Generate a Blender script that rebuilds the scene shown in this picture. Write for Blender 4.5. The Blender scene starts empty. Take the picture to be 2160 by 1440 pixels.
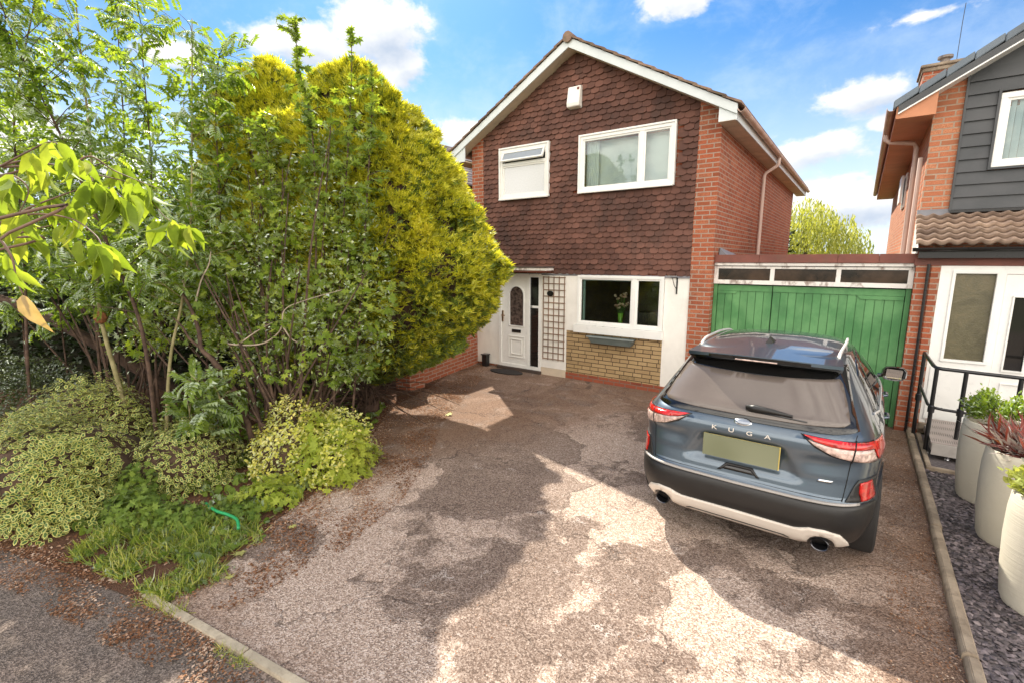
import bpy, bmesh, math, random
import numpy as np
from mathutils import Vector, Matrix, noise
from mathutils.geometry import delaunay_2d_cdt
random.seed(7); rng = np.random.default_rng(11)
R = math.radians
S = bpy.context.scene; COL = S.collection

# ---------------------------------------------------------------- camera
cam = bpy.data.cameras.new("camera"); camo = bpy.data.objects.new("camera", cam); COL.objects.link(camo)
camo.location = (0, 0, 2.42); camo.rotation_euler = (R(90 - 9.65), 0, R(35.8))
cam.sensor_width = 36; cam.lens = 16.85; cam.clip_start = 0.05; cam.clip_end = 800
S.camera = camo
# ---------------------------------------------------------------- sun and sky
SUN_EL = 45.0; SUN_AZ = -49.0            # degrees, azimuth measured clockwise from +Y
sun = bpy.data.lights.new("sun", 'SUN'); sun.energy = 4.0; sun.angle = R(0.55); sun.color = (1.0, 0.93, 0.80)
suno = bpy.data.objects.new("sun", sun); COL.objects.link(suno)
sd = Vector((math.sin(R(SUN_AZ)) * math.cos(R(SUN_EL)), math.cos(R(SUN_AZ)) * math.cos(R(SUN_EL)), math.sin(R(SUN_EL))))
suno.rotation_euler = sd.to_track_quat('Z', 'Y').to_euler(); suno.location = sd * 60
S.view_settings.view_transform = 'Standard'; S.view_settings.look = 'None'
S.view_settings.exposure = 1.36; S.view_settings.gamma = 1.0
W = bpy.data.worlds.new("World"); S.world = W; W.use_nodes = True
SKY_STRENGTH = 0.15

class NT:
    """small node-tree helper"""
    def __init__(s, t): s.t = t; s.n = t.nodes; s.l = t.links
    def new(s, k, **kw):
        n = s.n.new(k)
        for a, v in kw.items(): setattr(n, a, v)
        return n
    def set(s, sock, v):
        if hasattr(v, 'is_output') or isinstance(v, bpy.types.NodeSocket): s.l.new(v, sock)
        else:
            if isinstance(v, (tuple, list)) and len(v) == 3 and sock.type == 'RGBA': v = (*v, 1)
            sock.default_value = v
    def math(s, op, a, b=0.0, c=0.0, clamp=False):
        n = s.new('ShaderNodeMath', operation=op); n.use_clamp = clamp
        s.set(n.inputs[0], a); s.set(n.inputs[1], b); s.set(n.inputs[2], c); return n.outputs[0]
    def vmath(s, op, a, b=(0, 0, 0)):
        n = s.new('ShaderNodeVectorMath', operation=op); s.set(n.inputs[0], a); s.set(n.inputs[1], b)
        return n.outputs['Value'] if op in ('DOT_PRODUCT', 'LENGTH', 'DISTANCE') else n.outputs[0]
    def mix(s, f, a, b, mode='MIX'):
        n = s.new('ShaderNodeMix', data_type='RGBA', blend_type=mode)
        s.set(n.inputs[0], f); s.set(n.inputs[6], a); s.set(n.inputs[7], b); return n.outputs[2]
    def noise(s, vec, scale, detail=4, rough=.55, dist=0, out=0):
        n = s.new('ShaderNodeTexNoise'); s.set(n.inputs['Vector'], vec); n.inputs['Scale'].default_value = scale
        n.inputs['Detail'].default_value = detail; n.inputs['Roughness'].default_value = rough; n.inputs['Distortion'].default_value = dist
        return n.outputs[out]
    def ramp(s, f, stops, mode='LINEAR'):
        n = s.new('ShaderNodeValToRGB'); n.color_ramp.interpolation = mode; s.set(n.inputs[0], f)
        e = n.color_ramp.elements
        while len(e) < len(stops): e.new(0.5)
        for i, (p, c) in enumerate(stops):
            e[i].position = p; e[i].color = (c, c, c, 1) if not isinstance(c, tuple) else (*c, 1)
        return n.outputs[0]
    def maprange(s, v, a, b, c=0., d=1., smooth=True):
        n = s.new('ShaderNodeMapRange'); n.interpolation_type = 'SMOOTHSTEP' if smooth else 'LINEAR'
        s.set(n.inputs[0], v)
        for i, x in enumerate((a, b, c, d)): n.inputs[i + 1].default_value = x
        return n.outputs[0]

def build_world():
    t = NT(W.node_tree); t.n.clear()
    out = t.new('ShaderNodeOutputWorld'); bg = t.new('ShaderNodeBackground')
    sky = t.new('ShaderNodeTexSky', sky_type='NISHITA'); sky.sun_disc = False
    sky.sun_elevation = R(SUN_EL); sky.sun_rotation = R(SUN_AZ); sky.altitude = 50; sky.air_density = 1.0; sky.dust_density = 0.6; sky.ozone_density = 2.6
    tc = t.new('ShaderNodeTexCoord'); d = tc.outputs['Generated']
    sep = t.new('ShaderNodeSeparateXYZ'); t.set(sep.inputs[0], d); z = sep.outputs[2]
    hs = t.new('ShaderNodeHueSaturation'); t.set(hs.inputs['Color'], sky.outputs[0]); hs.inputs['Saturation'].default_value = 1.28; hs.inputs['Value'].default_value = 0.98
    base = hs.outputs[0]
    # clouds: (azimuth deg clockwise from +Y, elevation deg, half width deg, half height deg, density)
    W.cycles.sampling_method = 'MANUAL'; W.cycles.sample_map_resolution = 256
    n1 = t.noise(t.vmath('MULTIPLY', d, (1, 1, 1.5)), 9.0, 7, .62, .2)
    n2 = t.noise(t.vmath('MULTIPLY', d, (1, 1, 1.5)), 21.0, 3, .6)
    nn = t.math('ADD', t.math('MULTIPLY', t.math('SUBTRACT', n1, .5), 2.5), t.math('MULTIPLY', t.math('SUBTRACT', n2, .5), .8))
    acc = None; low = None
    for (az, el, a, b, dens) in CLOUDS:
        c = Vector((math.sin(R(az)) * math.cos(R(el)), math.cos(R(az)) * math.cos(R(el)), math.sin(R(el))))
        r = Vector((math.cos(R(az)), -math.sin(R(az)), 0)); u = c.cross(r)
        if u.z < 0: u = -u
        # squared distance from the cloud's centre in an ellipsoid metric: |A(d-c)|
        e = t.vmath('SUBTRACT', d, tuple(c))
        du = t.vmath('DOT_PRODUCT', e, tuple(r / math.tan(R(a)))); dv = t.vmath('DOT_PRODUCT', e, tuple(u / math.tan(R(b))))
        dw = t.vmath('DOT_PRODUCT', e, tuple(c * 3))
        cx = t.new('ShaderNodeCombineXYZ'); t.set(cx.inputs[0], du); t.set(cx.inputs[1], dv); t.set(cx.inputs[2], dw)
        v = t.math('MULTIPLY_ADD', t.vmath('LENGTH', cx.outputs[0]), -dens, 1.25 * dens)
        acc = v if acc is None else t.math('MAXIMUM', acc, v)
        if 8.5 < a * b < 100:
            sh = t.math('MULTIPLY', t.math('MAXIMUM', v, 0), t.math('MULTIPLY_ADD', dv, -1.1, t.math('MULTIPLY_ADD', du, .45, .1), clamp=True))
            low = sh if low is None else t.math('MAXIMUM', low, sh)
    m = t.math('ADD', acc, t.math('MULTIPLY', nn, .85))
    m = t.math('MULTIPLY', t.maprange(m, .36, .85), t.maprange(acc, 0.0, .3))
    base = t.mix(1.0, base, SKYTINT, 'MULTIPLY')
    veil = t.math('MULTIPLY', t.maprange(n1, .40, .75), .30)
    col = t.mix(veil, base, (2.3, 2.7, 3.1))
    hz = t.maprange(z, .42, .0)
    col = t.mix(t.math('MULTIPLY', hz, .80), col, (2.9, 3.1, 3.3))
    shade = t.math('MULTIPLY', t.math('ADD', low, t.math('MULTIPLY', t.math('SUBTRACT', .5, n2), .7)), 1.1, clamp=True)
    cc = t.mix(shade, (3.3, 3.22, 3.1), (1.2, 1.55, 2.1))
    col = t.mix(m, col, cc)
    # unseen bright broken cloud added behind the camera to light the shaded fronts
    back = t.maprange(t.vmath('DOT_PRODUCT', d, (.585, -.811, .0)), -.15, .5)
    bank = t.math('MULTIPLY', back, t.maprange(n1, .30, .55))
    col = t.mix(bank, col, FILL_BANK)
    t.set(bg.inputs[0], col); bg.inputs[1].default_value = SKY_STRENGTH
    t.l.new(bg.outputs[0], out.inputs[0])
SKYTINT = (.22, .35, .415); FILL_BANK = (10.8, 10.0, 9.0)
CLOUDS = [(-50.5, 23, 5.6, 4.0, 1.25), (-58.5, 20.6, 7.5, 2.6, 1.15), (-69, 18, 5, 1.8, .9), (-47.6, 19.8, 3.4, 2.6, 1.1), (-41, 13.4, 5.5, 2.0, 1.0), (-42, 9.5, 8, 3, 1.0),
          (-1.5, 14.6, 5.0, 2.2, 1.1), (-5.0, 10.4, 5.6, 2.3, 1.05), (1, 12.0, 2.2, 1.2, 1.0), (-2, 5.0, 8, 3.2, 1.25), (-18.4, 24.8, 4.8, 1.9, .9), (2.3, 19.8, 4.5, .7, .7), (-80, 8, 12, 5, 1.15), (-4, 33, 13, 6.5, 1.1)]  # last one added above the view to whiten the car roof's reflection
build_world()

# ---------------------------------------------------------------- materials
def newmat(name):
    m = bpy.data.materials.new(name); m.use_nodes = True; t = NT(m.node_tree); t.n.clear()
    out = t.new('ShaderNodeOutputMaterial'); return m, t, out
def principled(t, col, rough=.6, metal=0., spec=.5, coat=0., bump=None, bstr=.3, bdist=.01, trans=0., ior=1.45):
    p = t.new('ShaderNodeBsdfPrincipled')
    t.set(p.inputs['Base Color'], col); t.set(p.inputs['Roughness'], rough); t.set(p.inputs['Metallic'], metal)
    p.inputs['Specular IOR Level'].default_value = spec; p.inputs['Coat Weight'].default_value = coat; p.inputs['Coat Roughness'].default_value = .03
    p.inputs['Transmission Weight'].default_value = trans; p.inputs['IOR'].default_value = ior
    if bump is not None:
        b = t.new('ShaderNodeBump'); b.inputs['Strength'].default_value = bstr; b.inputs['Distance'].default_value = bdist
        t.set(b.inputs['Height'], bump); t.l.new(b.outputs[0], p.inputs['Normal'])
    return p
def objco(t): return t.new('ShaderNodeTexCoord').outputs['Object']
def M(name, c, rough=.55, metal=0., var=.12, vs=3., c2=None, dirt=0., dirtc=(.12, .08, .05), ds=6., bump=.0, bs=60., spec=.5, coat=0., isl=0.):
    m, t, out = newmat(name); co = objco(t)
    n = t.noise(co, vs, 5, .6)
    a = tuple(x * (1 - var) for x in c); b = c2 if c2 else tuple(min(1, x * (1 + var)) for x in c)
    col = t.mix(t.maprange(n, .3, .7), a, b)
    if isl:
        g = t.new('ShaderNodeNewGeometry'); k = t.math('ADD', t.math('MULTIPLY', g.outputs['Random Per Island'], isl), 1 - isl / 2)
        col = t.mix(1.0, col, t.vmath('MULTIPLY', (1, 1, 1), k), 'MULTIPLY')
    if dirt:
        dn = t.noise(t.vmath('MULTIPLY', co, (1, 1, .45)), ds, 7, .65, .4)
        col = t.mix(t.math('MULTIPLY', t.maprange(dn, .5, .68), dirt), col, dirtc)
    bn = t.noise(co, bs, 4, .6) if bump else None
    rr = t.math('ADD', rough, t.math('MULTIPLY', t.math('SUBTRACT', t.noise(co, vs * 4, 4), .5), .2 if rough > .12 else .03), clamp=True)
    p = principled(t, col, rr, metal, spec, coat, bn, bump, .004)
    t.l.new(p.outputs[0], out.inputs[0]); return m
def brickmat(name, c1, c2, c3, mortar, bw=.225, bh=.075, ms=.010, grime=.3, bump=.6, squash=None):
    m, t, out = newmat(name); co = objco(t)
    sp = t.new('ShaderNodeSeparateXYZ'); t.set(sp.inputs[0], co)
    cb = t.new('ShaderNodeCombineXYZ'); t.set(cb.inputs[0], t.math('ADD', sp.outputs[0], sp.outputs[1])); t.set(cb.inputs[1], sp.outputs[2])
    v = t.vmath('ADD', cb.outputs[0], t.vmath('MULTIPLY', t.vmath('SUBTRACT', t.noise(co, 9, 3, out=1), (.5, .5, .5)), (.006, .006, 0)))
    b = t.new('ShaderNodeTexBrick'); t.set(b.inputs['Vector'], v); b.inputs['Scale'].default_value = 1
    b.inputs['Brick Width'].default_value = bw; b.inputs['Row Height'].default_value = bh; b.inputs['Mortar Size'].default_value = ms
    b.inputs['Mortar Smooth'].default_value = .25; b.inputs['Bias'].default_value = 0
    t.set(b.inputs['Color1'], (0., 0., 0.)); t.set(b.inputs['Color2'], (1., 1., 1.)); t.set(b.inputs['Mortar'], (.5, .5, .5))
    if squash: b.squash, b.squash_frequency = squash
    r = b.outputs['Color']
    br = t.ramp(r, [(0, c1), (.35, c2), (.72, c3), (1, tuple(x * .55 for x in c1))])
    br = t.mix(t.maprange(t.noise(co, 55, 5, .65), .3, .75), br, tuple(x * .8 for x in c2))
    br = t.mix(t.math('MULTIPLY', t.maprange(t.noise(co, 1.4, 6, .65), .45, .75), grime), br, (.07, .045, .035))
    col = t.mix(b.outputs['Fac'], br, t.mix(t.noise(co, 30, 3), mortar, tuple(x * .6 for x in mortar)))
    hgt = t.math('ADD', t.math('SUBTRACT', 1, b.outputs['Fac']), t.math('MULTIPLY', t.noise(co, 130, 5, .7), .4))
    p = principled(t, col, .85, spec=.3, bump=hgt, bstr=bump, bdist=.008)
    t.l.new(p.outputs[0], out.inputs[0]); return m
def leafmat(name, a, b, tr=.45, gloss=.10, trcol=None, var=None, rough=.55, pale=None):
    """leaf: colour varies leaf by leaf; thin and translucent"""
    m, t, out = newmat(name); g = t.new('ShaderNodeNewGeometry'); rnd = g.outputs['Random Per Island']
    co = objco(t); big = t.noise(co, 1.6, 3, .5)
    f = t.math('ADD', t.math('MULTIPLY', rnd, .65), t.math('MULTIPLY', t.maprange(big, .3, .7), .35))
    stops = [(0.0, a), (1.0, b)] if var is None else [(0.0, a), (.6, b), (1.0, var)]
    col = t.ramp(f, stops)
    col = t.mix(t.maprange(t.noise(co, 45, 3), .35, .7), t.vmath('MULTIPLY', col, (.78, .80, .75)), col)
    di = t.new('ShaderNodeBsdfDiffuse'); t.set(di.inputs[0], col)
    tl = t.new('ShaderNodeBsdfTranslucent')
    tc = t.mix(1.0, col, trcol or (1.6, 1.5, .55), 'MULTIPLY'); t.set(tl.inputs[0], tc)
    mx = t.new('ShaderNodeMixShader'); mx.inputs[0].default_value = tr
    t.l.new(di.outputs[0], mx.inputs[1]); t.l.new(tl.outputs[0], mx.inputs[2])
    gl = t.new('ShaderNodeBsdfGlossy'); gl.inputs['Roughness'].default_value = rough; t.set(gl.inputs[0], (.9, .95, .9))
    m2 = t.new('ShaderNodeMixShader'); fr = t.new('ShaderNodeFresnel'); fr.inputs[0].default_value = 1.4
    t.set(m2.inputs[0], t.math('MULTIPLY', fr.outputs[0], gloss * 3.0, clamp=True)); t.l.new(mx.outputs[0], m2.inputs[1]); t.l.new(gl.outputs[0], m2.inputs[2])
    t.l.new(m2.outputs[0], out.inputs[0]); return m
def glassmat(name, tint=(.75, .8, .78), refl=1.0, rough=.01):
    m, t, out = newmat(name)
    tr = t.new('ShaderNodeBsdfTransparent'); t.set(tr.inputs[0], tint)
    gl = t.new('ShaderNodeBsdfGlossy'); gl.inputs['Roughness'].default_value = rough; t.set(gl.inputs[0], (1., 1., 1.))
    fr = t.new('ShaderNodeFresnel'); fr.inputs[0].default_value = 1.52
    mx = t.new('ShaderNodeMixShader'); t.set(mx.inputs[0], t.math('MULTIPLY', fr.outputs[0], 1.0 * refl, clamp=True))
    t.l.new(tr.outputs[0], mx.inputs[1]); t.l.new(gl.outputs[0], mx.inputs[2]); t.l.new(mx.outputs[0], out.inputs[0]); return m

red_brick = brickmat('red_brick', (.43, .125, .058), (.33, .085, .040), (.50, .185, .095), (.42, .31, .24), grime=.45)
salmon_brick = brickmat('salmon_brick', (.52, .20, .10), (.44, .15, .075), (.58, .26, .14), (.46, .34, .25), grime=.12)
buff_stone = brickmat('buff_stone', (.40, .27, .13), (.47, .33, .17), (.36, .24, .12), (.07, .045, .03), bw=.30, bh=.078, ms=.007, grime=.12, squash=(.6, 3))
tile_mat = M('clay_hanging_tile', (.098, .041, .028), .8, var=.2, c2=(.155, .068, .047), vs=1.6, dirt=.5, dirtc=(.045, .028, .022), ds=2.2, bump=.5, bs=90, isl=.5)
white_pvc = M('white_upvc', (.80, .79, .75), .30, var=.03, dirt=.05, ds=2)
white_paint = M('white_paint', (.80, .77, .71), .6, var=.05, dirt=.18, dirtc=(.36, .30, .22), ds=2.2, bump=.2)
flaky = M('flaking_white_paint', (.72, .68, .63), .7, var=.05, dirt=.8, dirtc=(.15, .08, .05), ds=7, bump=.5, bs=40)
barge_paint = M('bargeboard_paint', (.62, .66, .66), .5, var=.05, dirt=.10, dirtc=(.3, .28, .22), ds=2)
soffit_paint = M('soffit_paint', (.60, .50, .38), .7, var=.1, dirt=.2, ds=3)
gutter_mat = M('brown_pink_gutter', (.50, .30, .22), .45, var=.1, c2=(.58, .42, .33), dirt=.2)
pipe_mat = M('pale_downpipe', (.66, .52, .45), .4, var=.05, dirt=.1)
dark_wood = M('brown_fascia', (.17, .055, .038), .6, var=.2, dirt=.25, bump=.3)
roof_tile = M('roof_tile', (.17, .11, .08), .9, var=.3, c2=(.26, .17, .12), dirt=.5, dirtc=(.10, .10, .04), ds=5, bump=.8, bs=50, isl=.5)
porch_tile = M('porch_roof_tile', (.26, .175, .13), .85, var=.25, c2=(.42, .30, .22), dirt=.6, dirtc=(.13, .09, .07), ds=9, bump=.5, bs=60, isl=.5)
slate_grey = M('grey_dry_verge', (.115, .14, .165), .5, var=.12, isl=.2)
grey_tile = M('grey_roof_tile', (.12, .10, .10), .8, var=.2, c2=(.2, .17, .17), isl=.5)
clad = M('charcoal_cladding', (.052, .056, .060), .5, var=.12, c2=(.068, .070, .073), bump=.25, bs=30)
black_pvc = M('black_gutter', (.015, .014, .014), .3, var=.1)
black_paint = M('black_rail_paint', (.012, .012, .013), .3, var=.1, coat=.3)
lead = M('lead_flashing', (.20, .20, .22), .6, var=.15, dirt=.2)
felt = M('roof_felt', (.09, .06, .05), .95, var=.2, bump=.5)
dark_int = M('room_interior', (.045, .035, .028), .9, var=.2)
dark_glass = M('dark_glass', (.012, .011, .010), .06, var=.1, spec=.8)
frost_glass = None
green_paint = M('green_door_paint', (.060, .21, .065), .6, var=.15, c2=(.115, .28, .105), vs=2.5, dirt=.45, dirtc=(.045, .13, .05), ds=5, bump=.25, bs=50, isl=.12)
window_glass = glassmat('window_glass', (.85, .9, .88))
curtain = M('pale_blind', (.80, .82, .86), .9, var=.06)
concrete = M('concrete_edging', (.26, .20, .14), .95, var=.2, c2=(.36, .29, .21), vs=5, dirt=.45, dirtc=(.10, .07, .045), ds=12, bump=.7, bs=80)
kerb_mat = M('kerb_stone', (.40, .34, .25), .95, var=.15, vs=8, dirt=.45, dirtc=(.13, .09, .06), ds=14, bump=.7, bs=90)
planter_mat = None
metal_mat = M('galvanised_metal', (.46, .43, .40), .5, metal=.3, var=.15, dirt=.2)
chrome = M('chrome', (.75, .76, .78), .12, metal=1, var=.02)
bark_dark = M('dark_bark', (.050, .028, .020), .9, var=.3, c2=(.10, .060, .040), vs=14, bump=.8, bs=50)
bark_green = M('greenish_bark', (.20, .17, .07), .8, var=.2, c2=(.28, .24, .12), vs=10, bump=.5, bs=40)
bark_grey = M('silver_twig_bark', (.30, .24, .18), .8, var=.2, vs=14)
soil_mat = M('soil', (.085, .045, .028), 1, var=.4, vs=20, bump=.8, bs=70)

# ---------------------------------------------------------------- mesh builder
class MB:
    def __init__(s): s.v = []; s.f = []
    def add(s, vs, fs):
        k = len(s.v); s.v += [tuple(p) for p in vs]; s.f += [tuple(i + k for i in f) for f in fs]; return s
    def box(s, x0, x1, y0, y1, z0, z1):
        return s.add([(x0, y0, z0), (x1, y0, z0), (x1, y1, z0), (x0, y1, z0), (x0, y0, z1), (x1, y0, z1), (x1, y1, z1), (x0, y1, z1)],
                     [(0, 3, 2, 1), (4, 5, 6, 7), (0, 1, 5, 4), (1, 2, 6, 5), (2, 3, 7, 6), (3, 0, 4, 7)])
    def prism(s, poly, axis, a, b):
        """poly: 2-D outline; axis 'x': (y,z), 'y': (x,z), 'z': (x,y); extruded from a to b"""
        n = len(poly); mk = {'x': lambda p, c: (c, p[0], p[1]), 'y': lambda p, c: (p[0], c, p[1]), 'z': lambda p, c: (p[0], p[1], c)}[axis]
        vs = [mk(p, a) for p in poly] + [mk(p, b) for p in poly]
        return s.add(vs, [tuple(range(n))[::-1], tuple(range(n, 2 * n))] + [(i, (i + 1) % n, n + (i + 1) % n, n + i) for i in range(n)])
    def frame(s, x0, x1, z0, z1, w, y0, y1):
        """rectangular ring in the x-z plane, y0 front"""
        s.box(x0, x1, y0, y1, z0, z0 + w); s.box(x0, x1, y0, y1, z1 - w, z1)
        s.box(x0, x0 + w, y0, y1, z0 + w, z1 - w); s.box(x1 - w, x1, y0, y1, z0 + w, z1 - w); return s
    def tube(s, path, rad, n=6, cap=True):
        P = [Vector(p) for p in path]; k0 = len(s.v); up = None
        if not hasattr(rad, '__len__'): rad = [rad] * len(P)
        for i, p in enumerate(P):
            d = (P[min(i + 1, len(P) - 1)] - P[max(i - 1, 0)]); d = d.normalized() if d.length > 1e-9 else Vector((0, 0, 1))
            if up is None:
                up = Vector((0, 0, 1)) if abs(d.z) < .9 else Vector((1, 0, 0))
            a = d.cross(up); a = a.normalized() if a.length > 1e-6 else d.orthogonal().normalized()
            b = a.cross(d).normalized(); up = b
            for j in range(n):
                t = 2 * math.pi * j / n; q = p + (a * math.cos(t) + b * math.sin(t)) * rad[i]; s.v.append(tuple(q))
        for i in range(len(P) - 1):
            for j in range(n):
                a0 = k0 + i * n + j; a1 = k0 + i * n + (j + 1) % n; s.f.append((a0, a1, a1 + n, a0 + n))
        if cap:
            s.f.append(tuple(k0 + j for j in range(n))[::-1]); s.f.append(tuple(k0 + (len(P) - 1) * n + j for j in range(n)))
        return s
    def lathe(s, prof, c, n=32, cap=True):
        k0 = len(s.v)
        for r, z in prof:
            for j in range(n):
                t = 2 * math.pi * j / n; s.v.append((c[0] + r * math.cos(t), c[1] + r * math.sin(t), c[2] + z))
        for i in range(len(prof) - 1):
            for j in range(n):
                a0 = k0 + i * n + j; a1 = k0 + i * n + (j + 1) % n; s.f.append((a0, a1, a1 + n, a0 + n))
        if cap: s.f.append(tuple(k0 + j for j in range(n))[::-1])
        return s
    def build(s, name, mat, parent=None, smooth=False, bevel=0., autos=None):
        me = bpy.data.meshes.new(name); me.from_pydata(s.v, [], s.f); me.update()
        if bevel: 
            bm = bmesh.new(); bm.from_mesh(me)
            es = [e for e in bm.edges if len(e.link_faces) == 2 and e.calc_face_angle(0) > .6]
            bmesh.ops.bevel(bm, geom=es, offset=bevel, segments=2, affect='EDGES', clamp_overlap=True); bm.to_mesh(me); bm.free()
        me.materials.append(mat)
        o = bpy.data.objects.new(name, me); COL.objects.link(o)
        if smooth:
            me.polygons.foreach_set('use_smooth', [True] * len(me.polygons))
            if autos: me.set_sharp_from_angle(angle=R(autos))
        adopt(o, parent); return o
def adopt(o, parent):
    if parent is not None:
        o.parent = parent; o.matrix_parent_inverse = world_of(parent).inverted()
def world_of(o):
    m = Matrix.LocRotScale(o.location, o.rotation_euler, o.scale)
    return m if o.parent is None else world_of(o.parent) @ o.matrix_parent_inverse @ m
def empty(name, loc=(0, 0, 0)):
    o = bpy.data.objects.new(name, None); o.location = loc; o.empty_display_size = .1; COL.objects.link(o); return o
def tag(o, label=None, cat=None, group=None, kind=None):
    if label: o['label'] = label
    if cat: o['category'] = cat
    if group: o['group'] = group
    if kind: o['kind'] = kind
    return o
def thing(name, loc, label, cat, group=None, kind=None): return tag(empty(name, loc), label, cat, group, kind)
def mesh_np(name, V, F, mat, parent=None, smooth=False):
    """V (N,3), F (M,k) all the same k"""
    me = bpy.data.meshes.new(name); V = np.asarray(V, np.float32); F = np.asarray(F, np.int32); k = F.shape[1]
    me.vertices.add(len(V)); me.vertices.foreach_set('co', V.ravel())
    me.loops.add(F.size); me.loops.foreach_set('vertex_index', F.ravel())
    me.polygons.add(len(F)); me.polygons.foreach_set('loop_start', np.arange(0, F.size, k, dtype=np.int32)); me.polygons.foreach_set('loop_total', np.full(len(F), k, np.int32))
    if smooth: me.polygons.foreach_set('use_smooth', np.ones(len(F), bool))
    me.update(calc_edges=True); me.validate(); me.materials.append(mat)
    o = bpy.data.objects.new(name, me); COL.objects.link(o); adopt(o, parent); return o
def wall_holes(mb, x0, x1, z0, z1, y0, y1, holes):
    xs = sorted({x0, x1} | {h[0] for h in holes} | {h[1] for h in holes}); zs = sorted({z0, z1} | {h[2] for h in holes} | {h[3] for h in holes})
    xs = [x for x in xs if x0 <= x <= x1]; zs = [z for z in zs if z0 <= z <= z1]
    for j in range(len(zs) - 1):
        run = None
        for i in range(len(xs) - 1):
            cx = (xs[i] + xs[i + 1]) / 2; cz = (zs[j] + zs[j + 1]) / 2
            solid = not any(h[0] < cx < h[1] and h[2] < cz < h[3] for h in holes)
            if solid: run = (run[0], xs[i + 1]) if run else (xs[i], xs[i + 1])
            if (not solid or i == len(xs) - 2) and run:
                mb.box(run[0], run[1], y0, y1, zs[j], zs[j + 1]); run = None
    return mb
# ================================================================ ground
def groundmat(name, kind):
    m, t, out = newmat(name); co = objco(t)
    sp1 = t.noise(co, 95, 3, .7); vo = t.new('ShaderNodeTexVoronoi'); t.set(vo.inputs['Vector'], co); vo.inputs['Scale'].default_value = 110
    chip = t.math('ADD', t.math('MULTIPLY', vo.outputs['Distance'], .9), t.math('MULTIPLY', sp1, .5))
    vc = t.new('ShaderNodeSeparateColor'); t.set(vc.inputs[0], vo.outputs['Color']); r = vc.outputs[0]
    v2 = t.new('ShaderNodeTexVoronoi'); t.set(v2.inputs['Vector'], co); v2.inputs['Scale'].default_value = 52; vc2 = t.new('ShaderNodeSeparateColor'); t.set(vc2.inputs[0], v2.outputs['Color'])
    r = t.math('ADD', t.math('MULTIPLY', r, .8), t.math('MULTIPLY', vc2.outputs[1], .2)); r = t.maprange(r, .05, .95)
    if kind == 'drive':
        warp = t.vmath('ADD', co, t.vmath('MULTIPLY', t.vmath('SUBTRACT', t.noise(co, 1.7, 5, .6, out=1), (.5, .5, .5)), (.9, .9, 0)))
        big = t.noise(warp, .62, 6, .62, .5)                      # worn areas with sharp broken edges
        med = t.noise(warp, 2.6, 6, .62)
        worn = t.maprange(t.math('ADD', big, t.math('MULTIPLY', t.math('SUBTRACT', med, .5), .30)), .455, .53)
        vor = t.new('ShaderNodeTexVoronoi'); t.set(vor.inputs['Vector'], warp); vor.inputs['Scale'].default_value = .75
        vs = t.new('ShaderNodeSeparateColor'); t.set(vs.inputs[0], vor.outputs['Color'])
        patch = t.math('GREATER_THAN', vs.outputs[1], .72)        # repaired patches
        crack = t.new('ShaderNodeTexVoronoi', feature='DISTANCE_TO_EDGE'); t.set(crack.inputs['Vector'], warp); crack.inputs['Scale'].default_value = .75
        darkc = t.ramp(t.math('ADD', t.math('MULTIPLY', r, .6), t.math('MULTIPLY', sp1, .4)), [(.03, (.048, .034, .027)), (.42, (.155, .108, .084)), (.76, (.26, .20, .165)), (.97, (.52, .43, .37))])
        pale = t.ramp(t.math('ADD', t.math('MULTIPLY', r, .55), t.math('MULTIPLY', sp1, .45)), [(.08, (.07, .050, .040)), (.34, (.295, .215, .168)), (.64, (.47, .36, .29)), (.92, (.72, .62, .55))])
        f = t.math('MULTIPLY', worn, t.math('SUBTRACT', 1, t.math('MULTIPLY', patch, .75)))
        col = t.mix(f, darkc, pale)
        lich = t.maprange(t.noise(warp, 5.5, 7, .7), .58, .68)
        col = t.mix(t.math('MULTIPLY', lich, t.math('MULTIPLY', t.math('GREATER_THAN', r, .35), .55)), col, (.56, .50, .46))
        sp = t.new('ShaderNodeSeparateXYZ'); t.set(sp.inputs[0], warp)
        # brown soil and leaf dust along the right kerb, by the house and by the bed
        e1 = t.maprange(sp.outputs[0], -.15, .75); e2 = t.maprange(sp.outputs[1], 7.2, 8.6); e3 = t.maprange(t.math('ADD', sp.outputs[0], t.math('MULTIPLY', sp.outputs[1], -.55)), -5.6, -7.3)
        e4 = t.maprange(sp.outputs[1], 1.6, 1.15)
        edge = t.math('MAXIMUM', t.math('MAXIMUM', t.math('MULTIPLY', e1, .75), t.math('MULTIPLY', e2, .3)), t.math('MAXIMUM', t.math('MULTIPLY', e3, .8), t.math('MULTIPLY', e4, .5)))
        edge = t.math('MULTIPLY', edge, t.maprange(t.math('ADD', med, t.math('MULTIPLY', sp1, .35)), .42, .72))
        col = t.mix(edge, col, t.mix(t.math('MULTIPLY_ADD', sp1, .5, t.math('MULTIPLY', r, .5)), (.06, .032, .020), (.30, .18, .115)))
        col = t.mix(t.math('MULTIPLY', t.maprange(crack.outputs['Distance'], .007, .002), .5), col, (.03, .02, .016))
        h = t.math('ADD', t.math('ADD', t.math('MULTIPLY', chip, .6), t.math('MULTIPLY', f, .8)), t.math('MULTIPLY', t.maprange(crack.outputs['Distance'], .0, .03), .5)); bs = .9
    elif kind == 'pave':
        col = t.ramp(t.math('ADD', t.math('MULTIPLY', r, .5), t.math('MULTIPLY', sp1, .5)), [(.1, (.040, .033, .028)), (.5, (.115, .094, .080)), (.8, (.21, .175, .15)), (1, (.55, .46, .38))])
        col = t.mix(t.maprange(t.noise(co, 1.2, 6, .6), .4, .7), col, t.vmath('MULTIPLY', col, (1.5, 1.4, 1.35)))
        h = chip; bs = .5
    else:
        col = t.mix(t.noise(co, 14, 6, .7), (.045, .024, .015), (.17, .085, .05)); h = t.math('ADD', chip, t.noise(co, 8, 5)); bs = 1.
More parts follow.
